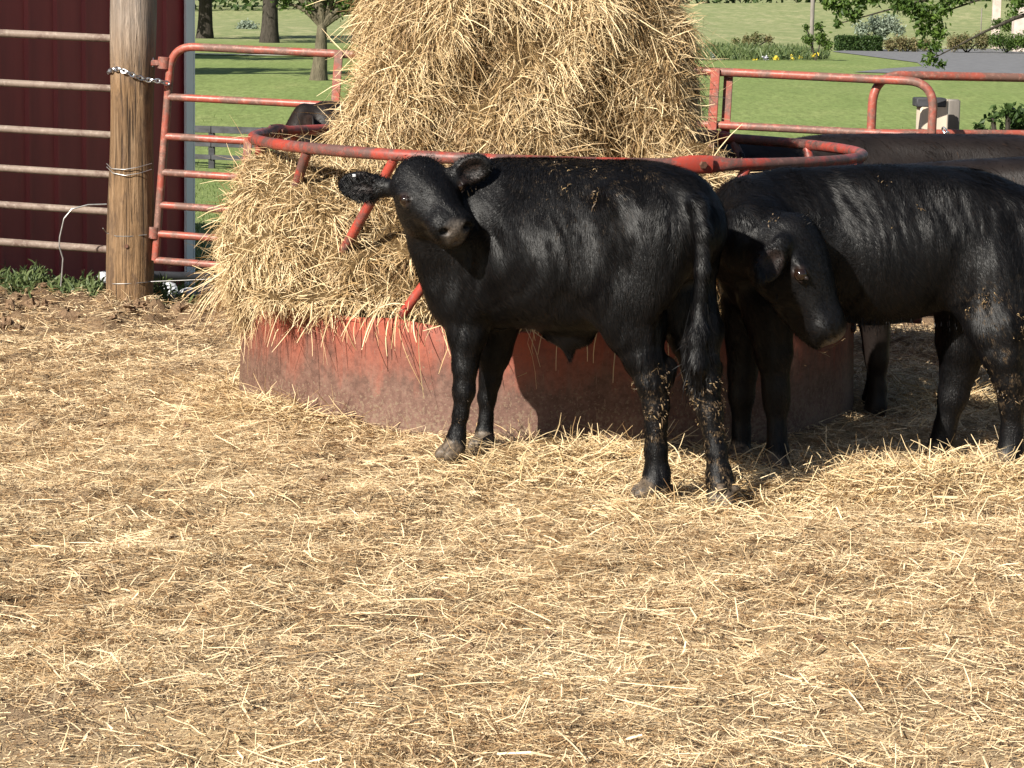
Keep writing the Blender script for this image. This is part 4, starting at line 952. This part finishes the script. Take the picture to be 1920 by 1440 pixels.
cowD = copy_tree(cowC); cowD['label'] = 'black animal mostly hidden behind the calf at the right edge'; put(cowD, 1830, 302, 10.25, math.radians(174), 1.0); cowD.rotation_euler.y = math.radians(4)
cowE = copy_tree(cowC); cowE['label'] = 'black animal peeking over the left rim of the feeder from behind'; put(cowE, 805, 180, 12.35, math.radians(187), .85)

# ================================================================ BACKGROUND
def leaves(name, clumps, n, size, mt, parent=None, shape='leaf', flat=0.0):
    """leaf-sized folded faces through the volume of the clumps (centre, radius)"""
    w = np.array([np.prod(np.broadcast_to(r, 3))**.75 for _, r in clumps]); i = RNG.choice(len(clumps), n, p=w/w.sum())
    C = np.array([c for c, _ in clumps]); R = np.array([np.broadcast_to(r, 3) for _, r in clumps])
    d = nz(RNG.normal(size=(n, 3))); p = C[i]+d*R[i]*(RNG.random((n, 1))**.45)*(1+.25*RNG.normal(size=(n, 1)))
    a = nz(RNG.normal(size=(n, 3))+[0, 0, -.5]); nn_ = nz(RNG.normal(size=(n, 3))+[0, -.3, .8]); b = nz(np.cross(nn_, a)); sz = rn(n, .6, 1.25)*size
    k = nz(np.cross(a, b)); V = np.stack([p-a*sz[:, None]*.6, p+b*(sz*.34)[:, None]+k*(sz*.12)[:, None], p+a*sz[:, None]*.7, p-b*(sz*.34)[:, None]+k*(sz*.12)[:, None]], 1).reshape(-1, 3)
    q0 = np.arange(n)*4; Q = np.concatenate([np.stack([q0, q0+1, q0+2], 1), np.stack([q0, q0+2, q0+3], 1)])
    shade = np.clip(RNG.normal(.45, .22, n)+.15*RNG.normal(size=len(clumps))[i], 0, 1)
    return link(name, raw_mesh(name, V, quads=Q, attr=np.concatenate([shade, shade]), smooth=False), M[mt], parent)
def tree(base, h, r, crown, nleaf, size, label, mt='leaf', bark='bark', lean=(0, 0), fork=None, grp='shade trees on the lawn'):
    base = np.asarray(base, float); o = empty('shade_tree', base, label, 'tree', grp); tr = MB(); top = base+np.array([lean[0], lean[1], h])
    t = np.linspace(0, 1, 12); pts = base+(top-base)*t[:, None]+np.stack([.06*h*.1*np.sin(t*5), 0*t, 0*t], -1); pts[0, 2] -= .2
    tr.tube(pts, np.interp(t, [0, .05, .2, 1], [r*1.35, r*1.1, r*.95, r*.5]), 14)
    for j, (c, rr) in enumerate(crown):
        s0 = base+(top-base)*(fork if fork else rn(1, .55, .95)[0]); e_ = np.asarray(c); mid = (s0+e_)/2+[0, 0, .15*np.linalg.norm(e_-s0)]; tr.tube(fillet([s0, mid, e_], np.linalg.norm(e_-s0)*.3, 5), np.linspace(r*.5, r*.1, 7), 8)
    tr.build('trunk', M[bark], o); leaves('crown', crown, nleaf, size, mt, o); return o
def crown_at(base, z0, z1, spread, n):
    out = []
    for i in range(n):
        a = rn(1, 0, 2*np.pi)[0]; rr = spread*math.sqrt(RNG.random()); z = rn(1, z0, z1)[0]; out.append((np.asarray(base)+[rr*math.cos(a), rr*math.sin(a), z], rn(1, .25, .42)[0]*spread))
    return out
b1 = G(384, 71); b2 = G(505, 79); b3 = G(597, 149); m_ = lambda px, d: px2m(px, d)
tree(b1, 5.5, m_(13.5, b1[1]), crown_at(b1, 3.6, 8, 4.5, 12), 5000, .30, 'dark straight trunked tree nearest the barn corner on the lawn')
tree(b2, 5.5, m_(15.5, b2[1]), crown_at(b2, 3.6, 8.5, 4.5, 12), 5000, .30, 'dark thick trunked tree second from the barn on the lawn')
cr3 = [(P(*q_, b3[1]+dd), rr) for q_, dd, rr in (((560, -10), .3, .28), ((655, 8), -.2, .36), ((690, 0), .2, .4), ((640, -40), 0, .5), ((520, -30), 0, .5), ((580, -60), .4, .6), ((700, -50), .3, .6), ((610, -110), 0, .7), ((575, 14), -.2, .2), ((625, 20), .1, .26), ((675, 22), -.1, .3), ((535, 6), .3, .2), ((600, -20), -.3, .4), ((545, -110), 0, .6), ((672, -110), 0, .7))]
tree(b3, 1.75, m_(15, b3[1]), cr3, 6500, .10, 'small pale barked tree with low forked limbs left of the bale', 'leaf', 'bark_pale', (.12, 0), .85)
b4 = G(662, 82); o = MB().tube([b4-[0, 0, .2], b4+[0, 0, 2.5]], m_(4, b4[1]), 8).build('sapling_stake', M['bark'], origin=b4); tag(o, 'thin dark stake on the lawn just left of the bale', 'stake')
# a bigger tree beyond the barn, out of frame, whose shade falls across the lawn
for x5, y5, lab in ((-13.5, 70.0, 'nearer tall leafy tree beyond the barn at the far left'), (-17.0, 84.0, 'farther tall leafy tree beyond the barn at the far left')):
    b5 = np.array([x5, y5, float(terrain(x5, y5))]); tree(b5, 6, .35, crown_at(b5, 4, 8, 3.6, 12), 4000, .28, lab)
# lawn path at the left
def strip(name, pts, w, mt, dz):
    pts = np.array(pts); 
    L_ = []
    for i, p_ in enumerate(pts):
        t = nz((pts[min(i+1, len(pts)-1)]-pts[max(i-1, 0)])[:2]); nn_ = np.array([-t[1], t[0]])
        for s_ in (-.5, .5): x, y = p_[:2]+nn_*w*s_; L_.append([x, y, float(terrain(x, y))+dz])
    f = [[2*i, 2*i+1, 2*i+3, 2*i+2] for i in range(len(pts)-1)]; return tag(MB().add(L_, f).build(name, M[mt]), kind='structure')
pa = G(360, 101); pz = G(640, 106); strip('path', [pa+(pz-pa)*t for t in np.linspace(-.4, 3, 40)], .9, 'gravel', .015)
# driveway at the right
def drive():
    outline_far = [(1540, 93), (1640, 92), (1760, 91), (1920, 90), (2100, 90)]; outline_near = [(1600, 134), (1680, 138), (1760, 140), (1920, 141), (2100, 142)]
    ring = [(1600, 93), (1700, 92), (1800, 91.5), (1920, 91), (2100, 91), (2100, 143), (1920, 141), (1800, 139), (1700, 137), (1600, 134.5), (1660, 128), (1730, 124), (1720, 117), (1660, 109), (1600, 101), (1560, 96)]
    import bmesh
    bm = bmesh.new(); vs = []
    for a, b_ in ring: g = G(a, b_); vs.append(bm.verts.new((g[0], g[1], 0)))
    bm.faces.new(vs); bmesh.ops.triangulate(bm, faces=bm.faces[:]); 
    for _ in range(4): bmesh.ops.subdivide_edges(bm, edges=[e_ for e_ in bm.edges if e_.calc_length() > 1.2], cuts=1)
    bmesh.ops.triangulate(bm, faces=bm.faces[:])
    for v in bm.verts: v.co.z = float(terrain(v.co.x, v.co.y))-.03+.022
    me = bpy.data.meshes.new('driveway'); bm.to_mesh(me); bm.free(); return tag(link('driveway', me, M['asphalt']), kind='structure')
drive()
strip('kerb', [G(x_, y_) for x_, y_ in ((1600, 92), (1660, 91.5), (1720, 91), (1800, 90.5), (1920, 90), (2050, 89.5))], .35, 'wall_pale', .06)
def shrub(name, clumps, n, size, mt, label, cat, grp=None, stems=3):
    C = np.array([c for c, _ in clumps]); b_ = C.mean(0); b_[2] = float(terrain(b_[0], b_[1])); o = empty(name, b_, label, cat, grp); mb = MB()
    for c_, r_ in clumps[:stems]: mb.tube(fillet([b_-[0, 0, .05], (b_+c_)/2+[.02, 0, .05], c_], .1, 4), .018*max(1, b_[1]/60), 6)
    mb.build('stem', M['bark'], o); leaves('foliage', clumps, n, size, mt, o); return o
def pcl(L): return [(P(a, b_, d), px2m(r, d)) for a, b_, d, r in L]
# flower bed
fb = G(1430, 112); d_ = fb[1]
bed = empty('flower_bed', fb, 'flower bed of tall strap leaves edged with yellow flowers beside the drive', 'flower bed')
n = 2600; px_ = rn(n, 1305, 1552); py_ = rn(n, 100, 114)-2*(px_ > 1500); p = np.array([G(a, b_) for a, b_ in zip(np.linspace(1305, 1555, 26), [112]*26)])
bx_ = np.interp(px_, np.linspace(1305, 1555, 26), p[:, 0]); by_ = np.interp(px_, np.linspace(1305, 1555, 26), p[:, 1])+rn(n, 0, 9)
pp = np.stack([bx_*by_/np.interp(px_, np.linspace(1305, 1555, 26), p[:, 1]), by_, terrain(bx_, by_)], -1); hgt = rn(n, .3, .62)*np.interp(px_, [1305, 1330, 1500, 1555], [.8, 1, .9, .4])
Pt = strands(pp, None, hgt, RNG.normal(0, 1, n), RNG.normal(0, .3, (n, 3))+[0, 0, 1], np.tile([0, 0, -.9], (n, 1)), 5); link('foliage', strand_mesh('foliage', Pt, rn(n, .03, .06), nz(RNG.normal(0, .5, (n, 3))+[0, -1, .4]), rn(n, 0, 1), .3), M['weed'], bed)
cl = [(P(a, b_, d_-.3), px2m(r, d_)) for a, b_, r in ((1455, 110, 6), (1485, 109, 6), (1500, 108, 4), (1525, 104, 5), (1535, 101, 3), (1415, 113, 4), (1390, 114, 3))]
leaves('flower', cl, 110, .07, 'flower', bed)['kind'] = 'stuff'; leaves('flower', [(P(a, b_, d_-.3), px2m(r, d_)) for a, b_, r in ((1335, 108, 8), (1350, 110, 6), (1435, 108, 5), (1318, 112, 4))], 150, .09, 'flower_white', bed)['kind'] = 'stuff'
hb = G(1610, 95)
def hedge():
    d = hb[1]; o = empty('clipped_hedge', hb, 'dark clipped box hedge beyond the driveway', 'hedge'); c0_ = P(1572, 95, d); c1_ = P(1652, 95, d); n = 5200; hh = px2m(24, d); dp = 1.2
    u = RNG.random((n, 3)); fc = RNG.integers(0, 3, n); u[fc == 0, 1] = 0; u[fc == 1, 2] = 1; u[fc == 2, 0] = RNG.integers(0, 2, (fc == 2).sum())
    p = np.stack([c0_[0]+(c1_[0]-c0_[0])*u[:, 0], d+dp*u[:, 1], hb[2]+hh*u[:, 2]], -1)+RNG.normal(0, .035, (n, 3))
    leaves_ = [(q_, .03) for q_ in p[:600]]
    a = nz(RNG.normal(size=(n, 3))); b = nz(np.cross(a, RNG.normal(size=(n, 3)))); V = np.stack([p-a*.06, p+b*.04, p+a*.06, p-b*.04], 1).reshape(-1, 3); link('foliage', raw_mesh('foliage', V, quads=np.arange(4*n).reshape(-1, 4), attr=rn(n, 0, 1), smooth=False), M['leaf_dark'], o)
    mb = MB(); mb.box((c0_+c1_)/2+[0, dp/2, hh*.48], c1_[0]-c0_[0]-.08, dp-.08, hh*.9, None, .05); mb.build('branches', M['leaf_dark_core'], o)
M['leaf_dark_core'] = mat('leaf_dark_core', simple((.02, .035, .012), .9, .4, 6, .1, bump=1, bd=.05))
hedge()
ds = hb[1]
shrub('low_shrub', pcl([(1670, 84, ds, 12), (1690, 82, ds, 14), (1712, 84, ds, 13), (1735, 84, ds+2, 12)]), 2600, .10, 'leaf_mixed', 'low rounded green shrubs right of the clipped hedge', 'shrub', 'shrubs beyond the driveway')
shrub('low_shrub', pcl([(1790, 80, ds, 14), (1810, 78, ds, 14), (1840, 76, ds+1, 16)]), 2600, .10, 'leaf_mixed', 'reddish green shrub left of the pale brick pillars', 'shrub', 'shrubs beyond the driveway')
shrub('low_shrub', pcl([(1870, 76, ds, 16), (1895, 80, ds, 14), (1915, 78, ds, 16), (1890, 48, ds+6, 12), (1870, 44, ds+6, 10)]), 3200, .10, 'leaf', 'leafy green shrubs at the foot of the brick pillars', 'shrub', 'shrubs beyond the driveway')
shrub('silver_shrub', pcl([(1615, 55, ds+8, 14), (1640, 46, ds+8, 18), (1668, 44, ds+8, 18), (1685, 58, ds+8, 12), (1650, 62, ds+8, 16)]), 2600, .12, 'leaf_silver', 'silver grey shrub rising behind the clipped hedge', 'shrub')
shrub('bushy_sapling', pcl([(1515, 75, 100, 10), (1540, 72, 100, 12), (1512, 52, 100, 6), (1552, 84, 100, 10), (1535, 50, 100, 8)]), 900, .11, 'leaf', 'thin green bush at the foot of the pale pole', 'bush')
shrub('field_bush', pcl([(460, 48, 150, 12), (475, 54, 150, 12), (448, 56, 150, 8)]), 700, .14, 'leaf_silver', 'pale bush in the meadow between two dark trunks', 'bush')
shrub('grassy_bush', pcl([(1400, 74, 112, 10), (1420, 72, 112, 12), (1440, 75, 112, 10), (1380, 78, 112, 8)]), 700, .10, 'leaf_mixed', 'brownish tuft of tall growth behind the flower bed', 'bush')
pl = G(1521, 90); o = MB().tube([pl-[0, 0, .3], pl+[0, 0, 7]], px2m(4, pl[1]), 10).build('utility_pole', M['old_timber'], origin=pl); tag(o, 'pale slim wooden pole standing behind the flower bed', 'pole')
pl = G(1838, 84); o = MB().tube([pl-[0, 0, .1], pl+[0, 0, 1.9]], .03, 8).build('garden_stake', M['old_timber'], origin=pl); tag(o, 'thin grey garden stake left of the brick pillars', 'stake')
# porch pillars of a house off to the right
hp = P(1912, 62, ds+4); hz = P(1868, 31, ds+9)
house = empty('house', hp, 'pale brick house porch with square pillars at the top right corner', 'house')
for (c_, w, b_) in ((hp, 26, 66), (hz, 14, 33)):
    d = c_[1]; z0 = float(terrain(c_[0], c_[1]))-.2; wm = px2m(w, d); MB().box([c_[0], d, z0+1.7], wm, wm, 3.4, None, .01).build('pillar', M['brick'], house)
zt = hp[2]+3; MB().box([hp[0]+3.4, hp[1]+3, zt+.2], 9, 9, .4, None, .02).build('porch_roof', M['roof'], house); MB().box([hp[0]+5.5, hp[1]+5, zt-1.6], 7.5, 4, 3.5, None, .02).build('wall', M['wall_pale'], house)
# overhanging maple at the right: trunk just outside the frame
DT = 32.0; tb = np.array([8.3, DT, float(terrain(8.3, DT))])
lim = pcl([(1556, 4, DT, 16), (1580, 14, DT, 20), (1600, 30, DT, 16), (1570, 45, DT, 10), (1612, 2, DT, 18), (1565, -20, DT, 20), (1640, -15, DT+.5, 25), (1690, 5, DT, 24), (1720, 18, DT, 26), (1748, 30, DT, 24), (1770, 12, DT, 20), (1732, 55, DT, 16), (1760, 62, DT, 18), (1752, 88, DT, 14), (1745, 112, DT, 15), (1765, 120, DT, 9), (1728, 84, DT, 9), (1800, -8, DT, 18), (1660, -30, DT, 30), (1850, -40, DT, 35), (1900, 25, DT+2, 12), (1910, 5, DT+2, 16), (1935, -20, DT, 40)])
mt_ = empty('shade_tree', tb, 'maple with leafy boughs drooping into the top right of the view', 'tree', 'shade trees on the lawn')
mb = MB(); mb.tube([tb-[0, 0, .2], tb+[0, 0, 1], tb+[-.1, 0, 2.6], tb+[-.3, 0, 4.5]], [.34, .27, .24, .15], 14)
def bough(a, e_, r0):
    a = np.asarray(a, float); e_ = np.asarray(e_, float); mb.tube(fillet([a, (a+e_)/2+[0, 0, .5], e_], 1.0, 6), np.linspace(r0, .006, 8), 8)
for i_ in (0, 3, 7, 9, 10, 14, 18, 19, 22): bough(tb+[-.1, 0, 2.5], lim[i_][0], .07)
mb.build('trunk', M['bark'], mt_)
up_ = [(tb+[rn(1, -3.2, 2)[0], rn(1, -2, 2)[0], rn(1, 3.2, 6)[0]], .8) for _ in range(10)]
leaves('crown', lim, 4200, .062, 'leaf', mt_); leaves('crown', up_, 5000, .10, 'leaf', mt_)
shrub('leafy_bush', pcl([(1835, 240, 17.5, 14), (1862, 222, 17.5, 14), (1890, 210, 17.5, 16), (1912, 215, 17.5, 18), (1900, 240, 17.7, 24), (1850, 262, 17.6, 22), (1925, 265, 17.6, 30), (1865, 200, 17.5, 7), (1945, 225, 17.6, 25)]), 900, .045, 'leaf_dark', 'dark leafy bush on the lawn behind the right hand gate', 'bush')
# low black board fence on the lawn at the left
fa, fz = G(300, 308), G(500, 316); fd = fa[1]
fence = empty('board_fence', (fa+fz)/2, 'black three board fence on the lawn behind the red gate', 'fence')
hf = px2m(74, fa[1]); ex = (fz-fa)
for t in (-.55, 0.02, .49, .97, 1.5, 2.0):
    p_ = fa+ex*t; p_[2] = terrain(p_[0], p_[1]); MB().box(p_+[0, 0, hf*.5-.05], .11, .11, hf+.12, None, .01).build('post', M['black_wood'], fence)
R4 = np.stack([nz(ex), nz(np.cross([0, 0, 1], ex)), [0, 0, 1]], 1)
for zz, hh in ((.93, .12), (.56, .085), (.24, .085)):
    for j, (t0, t1) in enumerate(((-.55, .02), (.02, .49), (.49, .97), (.97, 1.5), (1.5, 2.0))):
        p0, p1 = fa+ex*t0, fa+ex*t1; m2 = (p0+p1)/2; m2[2] = (terrain(*p0[:2])+terrain(*p1[:2]))/2; MB().box(m2+[0, -.075, hf*zz], np.linalg.norm(p1-p0)-.012, .03, hh, R4, .004).build('board', M['black_wood'], fence)
# far woods
def woods():
    cl = []
    for x in np.arange(-70, 5, 3.2): cl.append((np.array([x, 300+rn(1, -6, 6)[0], 0]), (3, 3, rn(1, 2, 4)[0])))
    for x in np.arange(6, 80, 3.2): cl.append((np.array([x, 330+rn(1, -6, 6)[0], 0]), (3, 3, rn(1, 2, 4)[0])))
    for c_, r_ in cl: c_[2] = float(terrain(c_[0], c_[1]))+r_[2]*.7
    hi = [(c_+[0, 15, 7], (6, 5, 6)) for c_, r_ in cl[::2]]
    return leaves('woods', cl+hi, 26000, .75, 'leaf_dark')
tag(woods(), 'distant line of woods along the top of the meadow', 'woods', kind='stuff')
def tall_grass():
    n = 42000; y = 14.3+RNG.gamma(1.3, 7, n); x = rn(n, -.22, .22)*y; far = y < 60; x, y = x[far], y[far]; n = len(x); L = rn(n, .025, .06)*(1+.02*y); Pt = strands(np.stack([x, y, terrain(x, y)-.035], -1), None, L, RNG.normal(0, .8, n), RNG.normal(0, .45, (n, 3))+[0, 0, 1], np.tile([0, 0, -.4], (n, 1)), 3)
    return strand_mesh('grass', Pt, rn(n, .003, .006)*(1+.03*y), nz(RNG.normal(0, .6, (n, 3))+[0, -1, .3]), rn(n, 0, 1), .2)
tag(link('grass', tall_grass(), M['grass']), 'short mown grass beyond the gates', 'grass', kind='stuff')
def weeds():
    cl = []; PP = []
    for px, py, s_, n in ((40, 530, 26, 420), (110, 534, 22, 260), (170, 536, 18, 200), (10, 522, 20, 300), (300, 558, 8, 160), (345, 568, 18, 260), (380, 568, 16, 240), (300, 540, 6, 90), (60, 515, 14, 200)):
        d = 13.75; c_ = P(px, py, d); PP.append(c_+RNG.normal(0, 1, (n, 3))*np.array([px2m(s_, d), .12, .022]))
    p = np.concatenate(PP); n = len(p); Pt = strands(p-[0, 0, .03], None, rn(n, .03, .09), RNG.normal(0, 1, n), RNG.normal(0, .6, (n, 3))+[0, 0, 1], np.tile([0, 0, -.8], (n, 1)), 4)
    return strand_mesh('weeds', Pt, rn(n, .005, .014), nz(RNG.normal(0, .6, (n, 3))+[0, -.6, .7]), rn(n, 0, 1), .1)
tag(link('weeds', weeds(), M['weed']), 'green weeds along the foot of the barn and post', 'weeds', kind='stuff')
